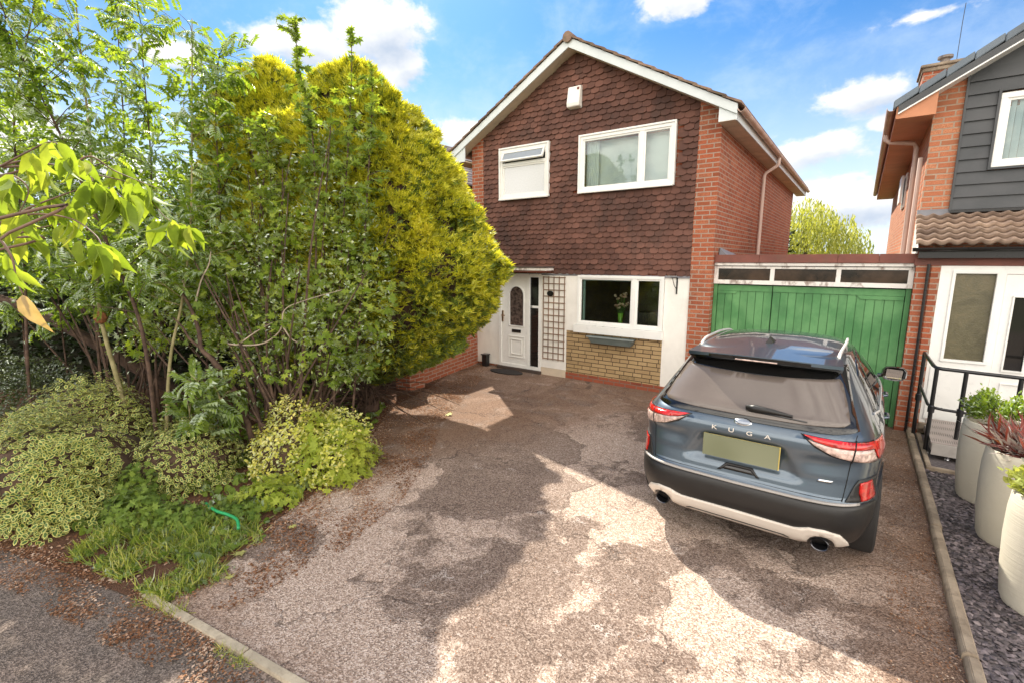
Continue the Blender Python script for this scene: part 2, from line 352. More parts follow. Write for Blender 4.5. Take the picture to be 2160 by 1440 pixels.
    p = principled(t, col, .92, spec=.25, bump=h, bstr=bs, bdist=.012)
    t.l.new(p.outputs[0], out.inputs[0]); return m
drive_mat = groundmat('worn_tarmac', 'drive'); pave_mat = groundmat('dark_tarmac', 'pave'); bed_mat = groundmat('bed_soil', 'soil')
def sheet(name, poly, z, mat, kind='structure'):
    o = MB().add([(x, y, z) for x, y in poly], [tuple(range(len(poly)))]).build(name, mat); o['kind'] = kind; return o
earth = M('far_ground', (.09, .08, .04), 1, var=.4, vs=.3, c2=(.06, .09, .03))
sheet('ground', [(-300, -300), (300, -300), (300, 300), (-300, 300)], -.012, earth)
sheet('pavement', [(-14, -6), (6, -6), (6, 1.31), (.8, 1.31), (-2.41, 1.2), (-3.89, .98), (-4.94, .72), (-5.98, .46), (-14, -1.2)], -.006, pave_mat)
sheet('driveway', [(-3.86, 1.05), (-2.41, 1.22), (.74, 1.33), (.74, 8.9), (-2.0, 8.9), (-2.0, 8.62), (-7.2, 8.62), (-7.2, 6.6), (-6.6, 5.0), (-5.9, 4.0), (-5.1, 3.1), (-4.6, 2.2), (-4.2, 1.6)], .0, drive_mat)
sheet('flower_bed', [(-3.95, .95), (-3.92, 1.5), (-4.25, 2.1), (-4.55, 2.9), (-5.35, 4.1), (-6.1, 5.0), (-6.5, 6.3), (-7.0, 7.4), (-12, 8.2), (-20, 8), (-20, -1), (-14, -1.4), (-6, .4)], .006, bed_mat)
# gravel base and kerbs
gravel_base = M('gravel_base', (.10, .085, .085), 1, var=.3, vs=30, bump=.8)
sheet('gravel_bed', [(.8, 1.2), (8, 1.2), (8, 8.6), (.8, 8.6)], .004, gravel_base)
kb = MB(); y = 1.0; random.seed(3)
while y < 8.5:
    l = .9; dx = random.uniform(-.006, .006); zt = random.uniform(.055, .07)
    prof = [(.735 + dx, -.05), (.735 + dx, zt - .02), (.752 + dx, zt), (.80 + dx, zt), (.815 + dx, zt - .02), (.815 + dx, -.05)]
    kb.prism([(a, b) for a, b in prof], 'y', y, y + l - .012); y += l
k = kb.build('kerb', concrete, bevel=.004); k['kind'] = 'structure'
kb = MB(); P0 = Vector((-4.02, .985, 0)); P1 = Vector((-2.3, 1.24, 0)); P2 = Vector((.74, 1.36, 0))
for a, b, nseg in ((P0, P1, 3), (P1, P2, 5)):
    for i in range(nseg):
        p = a.lerp(b, i / nseg); q = a.lerp(b, (i + 1) / nseg); d = (q - p).normalized(); q = q - d * .012; nrm = Vector((-d.y, d.x, 0)) * .028; zt = .02 + random.uniform(-.003, .005)
        kb.add([p - nrm + Vector((0, 0, -.05)), q - nrm + Vector((0, 0, -.05)), q + nrm + Vector((0, 0, -.05)), p + nrm + Vector((0, 0, -.05)),
                p - nrm + Vector((0, 0, zt)), q - nrm + Vector((0, 0, zt)), q + nrm + Vector((0, 0, zt)), p + nrm + Vector((0, 0, zt))],
               [(0, 3, 2, 1), (4, 5, 6, 7), (0, 1, 5, 4), (1, 2, 6, 5), (2, 3, 7, 6), (3, 0, 4, 7)])
k = kb.build('kerb_edging', kerb_mat, bevel=.004); k['kind'] = 'structure'

# ================================================================ the house
YF = 8.57; XL, XR = -7.25, -2.03; YB = 18.4; EZ = 4.62; RX = -4.71; RZ = 6.28; EXL, EXR = -7.66, -1.76
slope = (RZ - 4.64) / (RX - EXL)
def roof_z(x): return RZ - abs(x - RX) * slope         # underside line of the verge
H = thing('house', (-4.7, YF, 0), 'detached red brick house with a brown tile-hung gable front, left of the green garage', 'house')
SEG = dict(w1=(-6.45, -5.27, 3.70, 4.70), w2=(-4.55, -2.77, 3.70, 4.70), gw=(-4.55, -2.82, 1.14, 2.12), door=(-6.54, -5.40, .05, 2.14))
mb = MB()
wall_holes(mb, XL, XR, 0, EZ, YF + .03, YF + .28, [SEG['w1'], SEG['w2'], SEG['gw'], SEG['door']])
mb.box(XL, XL + .25, YF + .28, YB, 0, EZ); mb.box(XR - .25, XR - .001, YF + .28, YB, 0, EZ); mb.box(XL + .25, XR - .25, YB - .25, YB, 0, EZ)
mb.prism([(XL, EZ), (XR, EZ), (RX, roof_z(RX) + .0)], 'y', YF + .03, YF + .28)
mb.prism([(XL, EZ), (XR, EZ), (RX, roof_z(RX) + .0)], 'y', YB - .25, YB)
mb.build('wall', red_brick, H)
# brick piers framing the tile hanging
mb = MB(); mb.box(-2.38, XR + .002, YF - .03, YF + .03, 0, 4.60).prism([(-2.38, 4.60), (XR + .002, 4.60), (XR + .002, roof_z(XR)), (-2.38, roof_z(-2.38))], 'y', YF - .03, YF + .03)
mb.build('brick_pier', red_brick, H)
mb = MB(); mb.box(XL - .002, -6.93, YF - .03, YF + .03, 2.14, 4.60).prism([(XL - .002, 4.60), (-6.93, 4.60), (-6.93, roof_z(-6.93)), (XL - .002, roof_z(XL))], 'y', YF - .03, YF + .03); mb.build('brick_pier', red_brick, H)
mb = MB(); mb.box(XL, XR - .26, YF + .3, YB - .25, 2.3, 2.42); mb.build('interior_floor', dark_int, H)
# hanging tiles, each a real tile
def tile_hang():
    V = []; F = []; k = 0; wv = .166; g = .1; rows = int((6.15 - 2.12) / g)
    nb = 7
    for r in range(rows):
        z0 = 2.13 + r * g; off = (r % 2) * wv / 2
        x = -6.93 - wv
        i = 0
        while True:
            xa = -6.94 + off - wv + i * wv; i += 1
            xb = xa + wv - .004
            if xa > -2.385: break
            xa2 = max(xa, -6.93); xb2 = min(xb, -2.382)
            if xb2 - xa2 < .03: continue
            cx = (xa2 + xb2) / 2; zt = z0 + .17
            if z0 + .03 > roof_z(cx) - .05: continue
            hit = False
            for s in ('w1', 'w2'):
                a, b, c, d = SEG[s]
                if xb2 > a + .02 and xa2 < b - .02 and z0 + .085 > c - .03 and z0 + .02 < d: hit = True
            if hit: continue
            for s in ('w1', 'w2'):
                a, b, c, d = SEG[s]
                if xb2 > a and xa2 < b and z0 < c: zt = min(zt, c - .02)
            zt = min(zt, roof_z(xa2) + .02, roof_z(xb2) + .02)
            if r == 0 and xa2 < -5.2: continue
            jz = random.uniform(-.007, .007) - (.02 if random.random() < .02 else 0); tilt = random.uniform(-.004, .009); chip = random.random() < .05; full = (xb2 - xa2) > .12
            pts = []
            depth = .024 if full else .008
            for j in range(nb):
                u = j / (nb - 1); x_ = xb2 + (xa2 - xb2) * u
                pts.append((x_, z0 + jz + depth * (1 - math.sin(math.pi * u) ** .6) + (random.uniform(0, .03) if chip else 0)))
            pts = [(xa2, zt), (xb2, zt)] + pts
            yb = YF - .040 - tilt; yt = YF - .002
            def yy(z): return yb + (yt - yb) * (z - z0) / .17
            n = len(pts)
            V += [(p[0], yy(p[1]), p[1]) for p in pts] + [(p[0], yy(p[1]) + .017, p[1]) for p in pts]
            F.append(tuple(range(k, k + n))[::-1]); F += [(k + j, k + (j + 1) % n, k + n + (j + 1) % n, k + n + j) for j in range(n)]
            k += 2 * n
    o = MB(); o.v = V; o.f = F; return o
bm_ = tile_hang(); bm_.build('hanging_tiles', tile_mat, H)
# roof
mb = MB(); th = .05; yv0, yv1 = YF - .30, YB + .9
for sgn in (-1, 1):
    ex = EXL if sgn < 0 else EXR
    n = 13; 
    for i in range(n):
        a = i / n; b = (i + 1) / n + .02
        xa = RX + (ex - RX) * a; xb = RX + (ex - RX) * min(b, 1.03)
        za = RZ + .14 - abs(xa - RX) * slope; zb = RZ + .165 - abs(xb - RX) * slope
        mb.prism([(xa, za), (xb, zb), (xb, zb - .035), (xa, za - .03)], 'y', yv0 - .03 - random.uniform(0, .012), yv1)
mb.build('roof', roof_tile, H)
for ex, wx in ((EXL, XL), (EXR, XR)):
    a_, b_ = min(ex, wx), max(ex, wx); zz = lambda x: roof_z(x) + .06
    MB().prism([(a_, 4.53), (b_, 4.53), (b_, zz(b_)), (a_, zz(a_))], 'y', YF - .272, YF - .255).build('eave_box_end', barge_paint, H)
mb = MB()
for i in range(24):
    y0 = yv0 - .05 + i * .45
    if y0 < yv1: mb.tube([(RX, y0, RZ + .10), (RX, y0 + .44, RZ + .10 + random.uniform(-.004, .004))], .095, 10)
rt = mb.build('ridge_tiles', roof_tile, H)
def verge(mbx, ex, h, y0, y1, up, over=.0):
    xa, xb = RX, ex; za, zb = RZ + up, RZ + up - abs(ex - RX) * slope
    return [(xa, za), (xb, zb), (xb, zb - h), (xa, za - h - .02)]
for ex in (EXL, EXR):
    mb = MB(); mb.prism(verge(mb, ex, .145, 0, 0, .105), 'y', YF - .30, YF - .275); mb.build('bargeboard', barge_paint, H, bevel=.003)
    mb = MB(); mb.prism(verge(mb, ex + (.05 if ex < RX else -.05), .03, 0, 0, .0), 'y', YF - .275, YF + .02); mb.build('verge_soffit', soffit_paint, H)
for ex, wx in ((EXL, XL), (EXR, XR)):
    s = 1 if ex > wx else -1; zf = 4.69
    mb = MB(); mb.box(min(ex, ex - s * .02), max(ex, ex - s * .02), YF - .27, yv1, zf - .17, zf - .01); mb.build('fascia_board', barge_paint, H)
    mb = MB(); mb.box(min(wx, ex - s * .02), max(wx, ex - s * .02), YF - .27, yv1, zf - .165, zf - .145); mb.build('eave_soffit', soffit_paint, H)
    mb = MB(); R0 = .055; cx = ex + s * .058; prof = [(cx + R0 * math.cos(t), zf - .015 + R0 * math.sin(t)) for t in np.linspace(math.pi, 2 * math.pi, 9)]
    prof += [(cx + (R0 - .005) * math.cos(t), zf - .015 + (R0 - .005) * math.sin(t)) for t in np.linspace(2 * math.pi, math.pi, 9)]
    mb.prism(prof, 'y', YF - .31, yv1); g = mb.build('gutter', gutter_mat, H)
    mb = MB()
    for i in range(7):
        mb = MB(); y0 = YF - .31 + i * 1.6 + .4; mb.prism([(cx + (R0 + .006) * math.cos(t), zf - .015 + (R0 + .006) * math.sin(t)) for t in np.linspace(math.pi, 2 * math.pi, 9)], 'y', y0, y0 + .05).build('gutter_bracket', gutter_mat, g)
    gj = None if True else mb.build('gutter_bracket', gutter_mat, g)
mb = MB(); mb.tube([(EXR + .058, 12.4, 4.62), (EXR + .055, 12.4, 4.50), (EXR + .03, 12.4, 4.46), (XR + .09, 12.4, 4.33), (XR + .06, 12.4, 4.27), (XR + .06, 12.4, 2.5)], .036, 12)
mb.build('downpipe', pipe_mat, H, smooth=True, autos=40)
# gas flue / box on the gable
mb = MB(); mb.prism([(YF - .03, 5.62), (YF - .11, 5.60), (YF - .17, 5.30), (YF - .16, 5.24), (YF - .03, 5.22)], 'x', -4.80, -4.54)
bx_ = mb.build('flue_cover', white_paint, H, bevel=.008)
MB().box(-4.60, -4.56, YF - .135, YF - .10, 5.53, 5.57).build('vent_slot', dark_wood, bx_)
# ---- windows
def window(par, seg, bars, yf, matf=white_pvc, sill=True, fw=.06, backing_sheet=None, panes=None):
    a, b, c, d = seg; w = MB().frame(a, b, c, d, fw, yf, yf + .09)
    for x in bars: w.box(x - .04, x + .04, yf + .003, yf + .087, c + fw, d - fw)
    win = w.build('window', matf, par, bevel=.004)
    xs = [a + fw] + sum([[x - .04, x + .04] for x in bars], []) + [b - fw]
    for i in range(0, len(xs), 2):
        if panes and i // 2 in panes: continue
        s = MB().frame(xs[i] - .004, xs[i + 1] + .004, c + fw - .004, d - fw + .004, .034, yf + .018, yf + .06); s.build('sash', matf, win, bevel=.003)
        MB().box(xs[i] + .028, xs[i + 1] - .028, yf + .034, yf + .040, c + fw + .028, d - fw - .028).build('pane', window_glass, win)
    if backing_sheet:
        MB().box(a + fw, b - fw, yf + .16, yf + .165, c + fw, d - fw).build('backing_sheet', backing_sheet, win)
    if sill: MB().box(a - .02, b + .02, yf - .045, yf + .02, c - .035, c - .003).build('sill', matf, win, bevel=.004)
    return win
w2 = window(H, SEG['w2'], [-3.34], YF - .055, backing_sheet=None)
mb = MB(); 
for x0, x1 in ((-4.47, -4.22),):
    n = 12
    for i in range(n):
        xa = x0 + (x1 - x0) * i / n; mb.add([(xa, YF + .10 + .012 * (i % 2), 3.78), (xa + (x1 - x0) / n, YF + .10 + .012 * ((i + 1) % 2), 3.78), (xa + (x1 - x0) / n, YF + .10 + .012 * ((i + 1) % 2), 4.63), (xa, YF + .10 + .012 * (i % 2), 4.63)], [(0, 1, 2, 3)])
mb.build('curtain', curtain, w2)
MB().box(-4.52, -2.80, YF + .16, YF + .17, 3.72, 4.68).build('net_curtain', M('net_curtain', (.80, .82, .86), .9, var=.08, vs=1.2), w2)
# bathroom window: fixed lower light, open top vent
a, b, c, d = SEG['w1']; yf = YF - .055
w1 = MB().frame(a, b, c, d, .06, yf, yf + .09).box(a + .06, b - .06, yf + .003, yf + .087, 4.36, 4.42).build('window', white_pvc, H, bevel=.004)
MB().frame(a + .056, b - .056, c + .056, 4.364, .034, yf + .018, yf + .06).build('sash', white_pvc, w1, bevel=.003)
frost = M('obscured_glass', (.66, .67, .68), .12, var=.05, vs=40, bump=.3, bs=30)
MB().box(a + .088, b - .088, yf + .034, yf + .040, c + .088, 4.332).build('pane', frost, w1)
MB().box(a - .02, b + .02, yf - .045, yf + .02, c - .035, c - .003).build('sill', white_pvc, w1, bevel=.004)
v = MB(); v.frame(a + .07, b - .07, 0, .225, .034, 0, .04); 
def open_vent(mbv):
    ang = R(28)
    mbv.v = [(x, yf + .0 + (y * math.cos(ang) + (z - .225) * math.sin(ang)), 4.645 + ((z - .225) * math.cos(ang) - y * math.sin(ang))) for x, y, z in mbv.v]; return mbv
vent = open_vent(v).build('vent_sash', white_pvc, w1, bevel=.003)
open_vent(MB().box(a + .10, b - .10, .016, .022, .03, .195)).build('vent_pane', M('vent_glass', (.30, .33, .36), .08, var=.05), w1)
MB().box(a + .05, b - .05, YF + .09, YF + .10, 4.42, 4.66).build('backing_sheet', M('room_shadow', (.06, .055, .05), .9), w1)  # dark sheet painted as the shade of the room behind the open vent
for s in (SEG['w1'], SEG['w2']):       # projecting box trim round each upstairs window
    MB().frame(s[0] - .03, s[1] + .03, s[2] - .02, s[3] + .03, .032, YF - .075, YF + .0).build('window_trim', white_pvc, H, bevel=.003)
# ---- ground floor front
MB().box(XL + .01, -6.54, YF - .004, YF + .03, .06, 2.14).build('rendered_panel', white_paint, H)
MB().box(-5.40, -4.79, YF - .02, YF + .03, .16, 2.14).build('rendered_panel', white_paint, H, bevel=.003)
MB().box(-2.815, -2.38, YF - .004, YF + .03, .10, 2.14).build('rendered_panel', white_paint, H)
MB().box(-4.79, -2.815, YF - .012, YF + .03, .13, 1.0).build('stone_panel', buff_stone, H)
MB().box(-4.79, -2.38, YF - .028, YF + .03, .0, .128).build('brick_plinth', brickmat('plinth_brick', (.30, .07, .04), (.36, .10, .05), (.26, .06, .035), (.25, .16, .12), grime=.3), H)
MB().box(-5.40, -4.79, YF - .026, YF + .03, .0, .158).build('rendered_plinth', soffit_paint, H)
MB().box(-4.80, -4.552, YF - .024, YF + .03, 1.0, 2.14).build('rendered_panel', white_paint, H)
gwin = window(H, SEG['gw'], [-3.37], YF - .045, sill=False, fw=.055)
MB().box(-4.60, -2.80, YF - .085, YF - .005, .985, 1.135).box(-4.58, -2.80, YF - .055, YF - .004, 1.136, 1.146).build('sill_board', white_pvc, H, bevel=.006)
MB().box(-6.9, -2.38, YF - .028, YF - .005, 2.10, 2.135).build('head_flashing', lead, H)
# room behind the ground window
MB().box(-4.79, -2.6, 11.2, 11.25, 0, 2.3).box(-4.83, -4.79, YF + .29, 11.2, 0, 2.3).box(-2.6, -2.56, YF + .29, 11.2, 0, 2.3).box(-4.79, -2.6, YF + .29, 11.2, -.05, .03).build('room_wall', M('room_wall', (.20, .15, .11), .9, var=.15), H)
MB().box(-4.56, -2.82, YF + .1, YF + .42, 1.08, 1.11).build('window_board', white_paint, H)
MB().box(-4.3, -3.5, 9.7, 10.4, 0, .85).box(-4.3, -3.5, 10.4, 10.55, 0, 1.25).build('room_furniture', M('sofa_fabric', (.16, .14, .12), .9), H)
MB().box(-4.45, -3.42, YF + .075, YF + .10, 2.01, 2.06).build('roller_blind', M('grey_blind', (.35, .38, .38), .8), gwin)
MB().tube([(-4.46, YF + .09, 1.20), (-4.46, YF + .09, 2.02)], .028, 8).build('curtain', M('mint_curtain', (.40, .52, .46), .9), gwin)
# ---- front door
DR = MB().frame(-6.53, -5.70, .06, 2.13, .075, YF - .03, YF + .06).box(-5.47, -5.40, YF - .03, YF + .06, .06, 2.13).box(-5.70, -5.47, YF - .03, YF + .06, 2.05, 2.13).box(-5.70, -5.47, YF - .03, YF + .06, .06, .13).box(-5.64, -5.47, YF - .025, YF + .05, 1.40, 1.45).build('front_door', white_pvc, H, bevel=.004)
x0, x1, z0, z1 = -6.455, -5.775, .13, 2.055
ax, ar, az0 = -6.05, .185, .99; azc = 1.66
outer = []; 
lf = MB()
arch = [(ax - ar, az0), (ax + ar, az0)] + [(ax + ar * math.cos(t), azc + ar * math.sin(t)) for t in np.linspace(0, math.pi, 15)]
# leaf with arched opening: left stile, right stile, bottom, and top strips following the arch
lf.box(x0, ax - ar, YF - .012, YF + .03, z0, z1).box(ax + ar, x1, YF - .012, YF + .03, z0, z1).box(ax - ar, ax + ar, YF - .012, YF + .03, z0, az0)
A = arch[2:]
for i in range(len(A) - 1):
    p, q = A[i], A[i + 1]; lf.prism([p, (p[0], z1), (q[0], z1), q], 'y', YF - .012, YF + .03)
leaf = lf.build('door_leaf', white_pvc, DR)
rimo = [(ax + (p[0] - ax) * 1.16, (p[1] - 1.3) * 1.05 + 1.3) for p in arch]
mb = MB(); n = len(arch)
for y_ in (YF - .026, YF - .012):
    mb.v += [(p[0], y_, p[1]) for p in arch] + [(p[0], y_, p[1]) for p in rimo]
for j in range(n):
    k2 = (j + 1) % n
    mb.f += [(j, k2, n + k2, n + j), (j, 2 * n + j, 2 * n + k2, k2), (n + j, n + k2, 3 * n + k2, 3 * n + j)]
mb.build('arch_trim', white_pvc, DR)
MB().prism(arch, 'y', YF + .006, YF + .012).build('door_glass', M('leaded_glass', (.055, .045, .04), .12, var=.5, vs=14, c2=(.14, .10, .085)), DR)
gd = MB().frame(-6.27, -5.83, .28, .76, .022, YF - .026, YF - .01); gd.frame(-6.20, -5.90, .35, .69, .018, YF - .03, YF - .01); gd.build('door_panel_moulding', white_pvc, DR, bevel=.004)
MB().box(-6.17, -5.93, YF - .028, YF - .01, .835, .905).build('letterbox', black_pvc, DR, bevel=.004)
MB().box(-6.435, -6.405, YF - .03, YF - .01, 1.06, 1.30).tube([(-6.42, YF - .03, 1.2), (-6.42, YF - .07, 1.2), (-6.33, YF - .07, 1.2)], .010, 8).build('door_handle', M('brass', (.35, .22, .10), .3, metal=1), DR)
MB().box(-5.70, -5.47, YF + .012, YF + .018, .13, 1.40).box(-5.70, -5.47, YF + .012, YF + .018, 1.45, 2.05).build('sidelight_glass', dark_glass, DR)
MB().box(-6.55, -5.38, YF - .09, YF - .0, .0, .058).build('threshold', M('threshold_dark', (.07, .05, .04), .8), DR)
# dark hall behind the door
# trellis on the panel
tr_ = MB()
for i in range(5): x = -5.34 + i * .125; tr_.box(x - .0085, x + .0085, YF - .046, YF - .034, .34, 2.08)
for i in range(14): z = .36 + i * .131; tr_.box(-5.352, -4.828, YF - .036, YF - .022, z - .0085, z + .0085)
tag(tr_.build('trellis', M('trellis_wood', (.22, .14, .09), .8, var=.2)), 'brown square wooden trellis fixed on the white panel between the front door and window', 'trellis')
pq = MB(); pq.prism([(-5.17 + .075 * math.cos(t), 1.73 + .055 * math.sin(t)) for t in np.linspace(0, 2 * math.pi, 25)[:-1]], 'y', YF - .058, YF - .046)
tag(pq.build('house_plaque', black_paint), 'small black oval house number plaque on the trellis beside the front door', 'plaque')
# canopy over the door
cn = thing('door_canopy', (-6.0, YF - .1, 2.16), 'small flat porch canopy with flaking white edge above the front door', 'canopy')
MB().box(-7.1, -5.1, YF - .34, YF - .035, 2.20, 2.255).build('canopy_board', flaky, cn, bevel=.004)
MB().box(-7.12, -5.08, YF - .36, YF - .036, 2.258, 2.285).build('canopy_felt', felt, cn, bevel=.005)
MB().box(-7.05, -5.14, YF - .32, YF - .036, 2.165, 2.199).build('canopy_soffit', dark_wood, cn)
# hanging basket bracket
MB_ = MB(); bx0 = -2.60
MB_.box(bx0 - .012, bx0 + .012, YF - .02, YF - .005, 1.82, 2.14).tube([(bx0, YF - .02, 2.11), (bx0 - .02, YF - .30, 2.12)], .009, 6).tube([(bx0, YF - .02, 1.90), (bx0 - .01, YF - .14, 1.98), (bx0 - .015, YF - .24, 2.11)], .007, 6)
tag(MB_.build('basket_bracket', black_paint), 'black iron hanging basket bracket on the white wall right of the ground-floor window', 'bracket')
# empty trough under the window
tro = thing('window_trough', (-3.75, YF - .12, .8), 'grey-green empty plastic window trough fixed on the buff stone under the window', 'planter')
MB().add([(-4.16, YF - .03, .82), (-3.36, YF - .03, .82), (-3.36, YF - .16, .82), (-4.16, YF - .16, .82), (-4.22, YF - .02, .95), (-3.30, YF - .02, .95), (-3.30, YF - .20, .95), (-4.22, YF - .20, .95)],
         [(0, 1, 2, 3), (0, 4, 5, 1), (1, 5, 6, 2), (2, 6, 7, 3), (3, 7, 4, 0)]).build('trough_body', M('grey_green_plastic', (.13, .155, .145), .5, var=.1), tro)
MB().box(-4.24, -3.28, YF - .215, YF - .19, .935, .96).build('trough_rim', M('trough_rim', (.22, .25, .24), .5), tro)
# vase of flowers on the window board
vs_ = thing('flower_vase', (-4.05 + .35, YF + .27, 1.11), 'green glass vase of pale flowers standing inside the ground-floor window', 'vase')
MB().lathe([(.045, 0), (.05, .02), (.04, .12), (.055, .28), (.05, .28)], (-3.74, YF + .25, 1.112), 16).build('vase', M('green_vase', (.22, .48, .06), .2), vs_, smooth=True)
mb = MB(); random.seed(5)
tips = []
for i in range(14):
    a_ = random.uniform(0, 6.28); r_ = random.uniform(.03, .15); h_ = random.uniform(.38, .68)
    tips.append((-3.74 + r_ * math.cos(a_), YF + .25 + r_ * math.sin(a_) * .5, 1.11 + h_)); mb.tube([(-3.74, YF + .25, 1.3), tips[-1]], .004, 4)
mb.build('flower_stems', M('stem_green', (.10, .22, .04), .6), vs_)
mb = MB()
for p in tips:
    for q in range(3):
        c_ = Vector(p) + Vector((random.uniform(-.02, .02), random.uniform(-.02, .02), random.uniform(-.02, .02)))
        mb.lathe([(.001, -.02), (.022, -.008), (.028, .006), (.012, .02), (.001, .022)], c_, 7)
mb.build('flower_heads', M('flower_cream', (.62, .52, .34), .7, c2=(.55, .30, .22), vs=8), vs_)

# doormat
tag(MB().prism([(-6.1 + .42 * math.cos(t), YF - .33 + .2 * math.sin(t)) for t in np.linspace(0, math.pi * 2, 25)[:-1]], 'z', .004, .02).build('doormat', M('mat_black', (.025, .02, .018), .95, bump=.8, bs=200)), 'dark half-round doormat on the tarmac in front of the white front door', 'doormat')
# boot scraper / drain by the left corner
tag(MB().box(-6.93, -6.80, YF - .16, YF - .03, .0, .26).box(-6.95, -6.78, YF - .18, YF - .025, .26, .285).build('drain_cover_box', black_pvc, bevel=.006), 'small black plastic box on the ground at the left corner of the house', 'box')
# low brick boundary wall left of the door
bw = thing('boundary_wall', (-7.1, 7.3, 0), 'low red brick boundary wall running from the left corner of the house towards the conifer', 'wall')
MB().add([(-7.30, YF, 0), (-7.18, YF, 0), (-6.75, 6.3, 0), (-6.87, 6.28, 0), (-7.30, YF, .95), (-7.18, YF, .95), (-6.75, 6.3, .95), (-6.87, 6.28, .95)],
         [(0, 3, 2, 1), (4, 5, 6, 7), (0, 1, 5, 4), (1, 2, 6, 5), (2, 3, 7, 6), (3, 0, 4, 7)]).build('brickwork', red_brick, bw)
MB().box(-7.0, -6.62, 5.92, 6.30, 0, 1.05).build('pillar', red_brick, bw)
MB().box(-7.03, -6.59, 5.89, 6.33, 1.05, 1.10).build('pillar_cap', concrete, bw, bevel=.006)

# ================================================================ garage between the houses
YG = 8.75
G = thing('garage', (-.7, YG, 0), 'single garage with green plank doors under three small panes, between the two houses', 'garage')
GX0, GX1 = XR + .004, .60
MB().box(GX0, GX1, YG + .3, 14.5, 2.36, 2.44).box(GX0, GX0 + .02, YG + .2, 14.5, 0, 2.36).box(GX1 - .02, GX1, YG + .2, 14.5, 0, 2.36).box(GX0, GX1, 14.4, 14.5, 0, 2.36).build('garage_wall', felt, G)
MB().box(GX0, GX1, YG - .05, 14.5, 2.441, 2.47).build('flat_roof', felt, G)
mb = MB()
for a, b in ((GX0, -1.35), (-1.347, -.30), (-.297, .19), (.193, GX1)): mb.box(a, b, YG - .10, YG - .055, 2.37, 2.50)
mb.build('roof_fascia', dark_wood, G, bevel=.004)
MB().box(GX0, GX1, YG - .075, YG - .02, 2.322, 2.368).build('fascia_strip', flaky, G, bevel=.003)
tw = MB().box(GX0, GX1, YG - .045, YG + .05, 2.275, 2.312).box(GX0, GX1, YG - .055, YG + .05, 2.02, 2.085)
for x in (GX0 + .03, -1.15, -.27, GX1 - .03): tw.box(x - .03, x + .03, YG - .04, YG + .05, 2.085, 2.275)
TW = tw.build('transom_window', flaky, G)
for a, b in ((GX0 + .06, -1.18), (-1.12, -.30), (-.24, GX1 - .06)): MB().box(a, b, YG - .01, YG - .004, 2.086, 2.274).build('pane', M('grimy_glass', (.012, .008, .006), .12, var=.5, vs=3, c2=(.06, .035, .022)), TW)
def gdoor(x0, x1, straps):
    o = MB(); o.box(x0, x1, YG + .03, YG + .05, .03, 2.0)
    n = round((x1 - x0) / .112); w = (x1 - x0) / n
    for i in range(n): o.box(x0 + i * w + .003, x0 + (i + 1) * w - .003, YG + .008, YG + .03, .03, 1.90)
    d_ = o.build('garage_door', green_paint, G, bevel=.003)
    MB().box(x0, x1, YG - .004, YG + .029, 1.902, 2.0).build('top_rail', green_paint, d_, bevel=.004)
    for s in straps: MB().prism(s, 'y', YG - .008 if s[0][1] < 1.9 else YG - .008, YG + .007).build('hinge_board', green_paint, d_, bevel=.003)
    return d_
gdoor(GX0 + .065, -1.135, [[(GX0 + .065, 1.855), (-1.68, 1.855), (-1.64, 1.90), (GX0 + .065, 1.90)]])
gdoor(-1.125, GX1 - .065, [[(-.02, 1.90), (.03, 1.845), (GX1 - .07, 1.845), (GX1 - .07, 1.90)]])
MB().box(GX0, GX0 + .06, YG - .02, YG + .05, 0, 2.018).build('door_post', green_paint, G, bevel=.004)
MB().box(GX1 - .06, GX1 - .001, YG - .02, YG + .05, 0, 2.018).build('door_post', green_paint, G, bevel=.004)
MB().add([(XR + .008, 8.9, 2.473), (XR + .008, 10.0, 2.473), (XR + .02, 8.9, 2.62), (XR + .02, 9.0, 2.62), (XR + .16, 10.0, 2.473), (XR + .16, 8.9, 2.473)], [(0, 5, 4, 1), (0, 2, 5), (2, 3, 4, 5), (1, 4, 3)]).build('lead_flashing', lead, G)

# ================================================================ the right-hand house
YN = 8.6; YU = 9.2; NX = .60
N = thing('neighbour_house', (2.5, YN, 0), 'neighbouring house on the right with charcoal cladding, white porch and brown tiled porch roof', 'house')
NW = MB(); NW.box(NX, NX + .22, YU + .001, 20, 0, 4.45); NW.box(NX + .22, 6.3, YU + .32, YU + .40, 0, 4.5); NW.box(6.1, 6.3, YU + .4, 20, 0, 4.45)
nr = 3.45; NRX = 3.45; nsl = .585; NEX = .20
def nz(x): return 4.56 + (min(x, 2 * NRX - x) - .25) * nsl
NW.prism([(NX, 4.40), (6.3, 4.40), (6.3, nz(6.3) - .09), (NRX, nz(NRX) - .09), (NX, nz(NX) - .09)], 'y', YU + .05, YU + .30)
NW.build('wall', salmon_brick, N)
MB().box(NX - .001, .915, YU - .02, YU + .05, 2.9, nz(NX) - .10).prism([(NX - .001, nz(NX) - .10), (.915, nz(NX) - .10), (.915, nz(.915) - .10)], 'y', YU - .02, YU + .05).build('brick_pier', salmon_brick, N)
MB().box(NX - .03, .93, YU - .04, YU + .04, 3.02, 3.12).build('lead_flashing', lead, N)
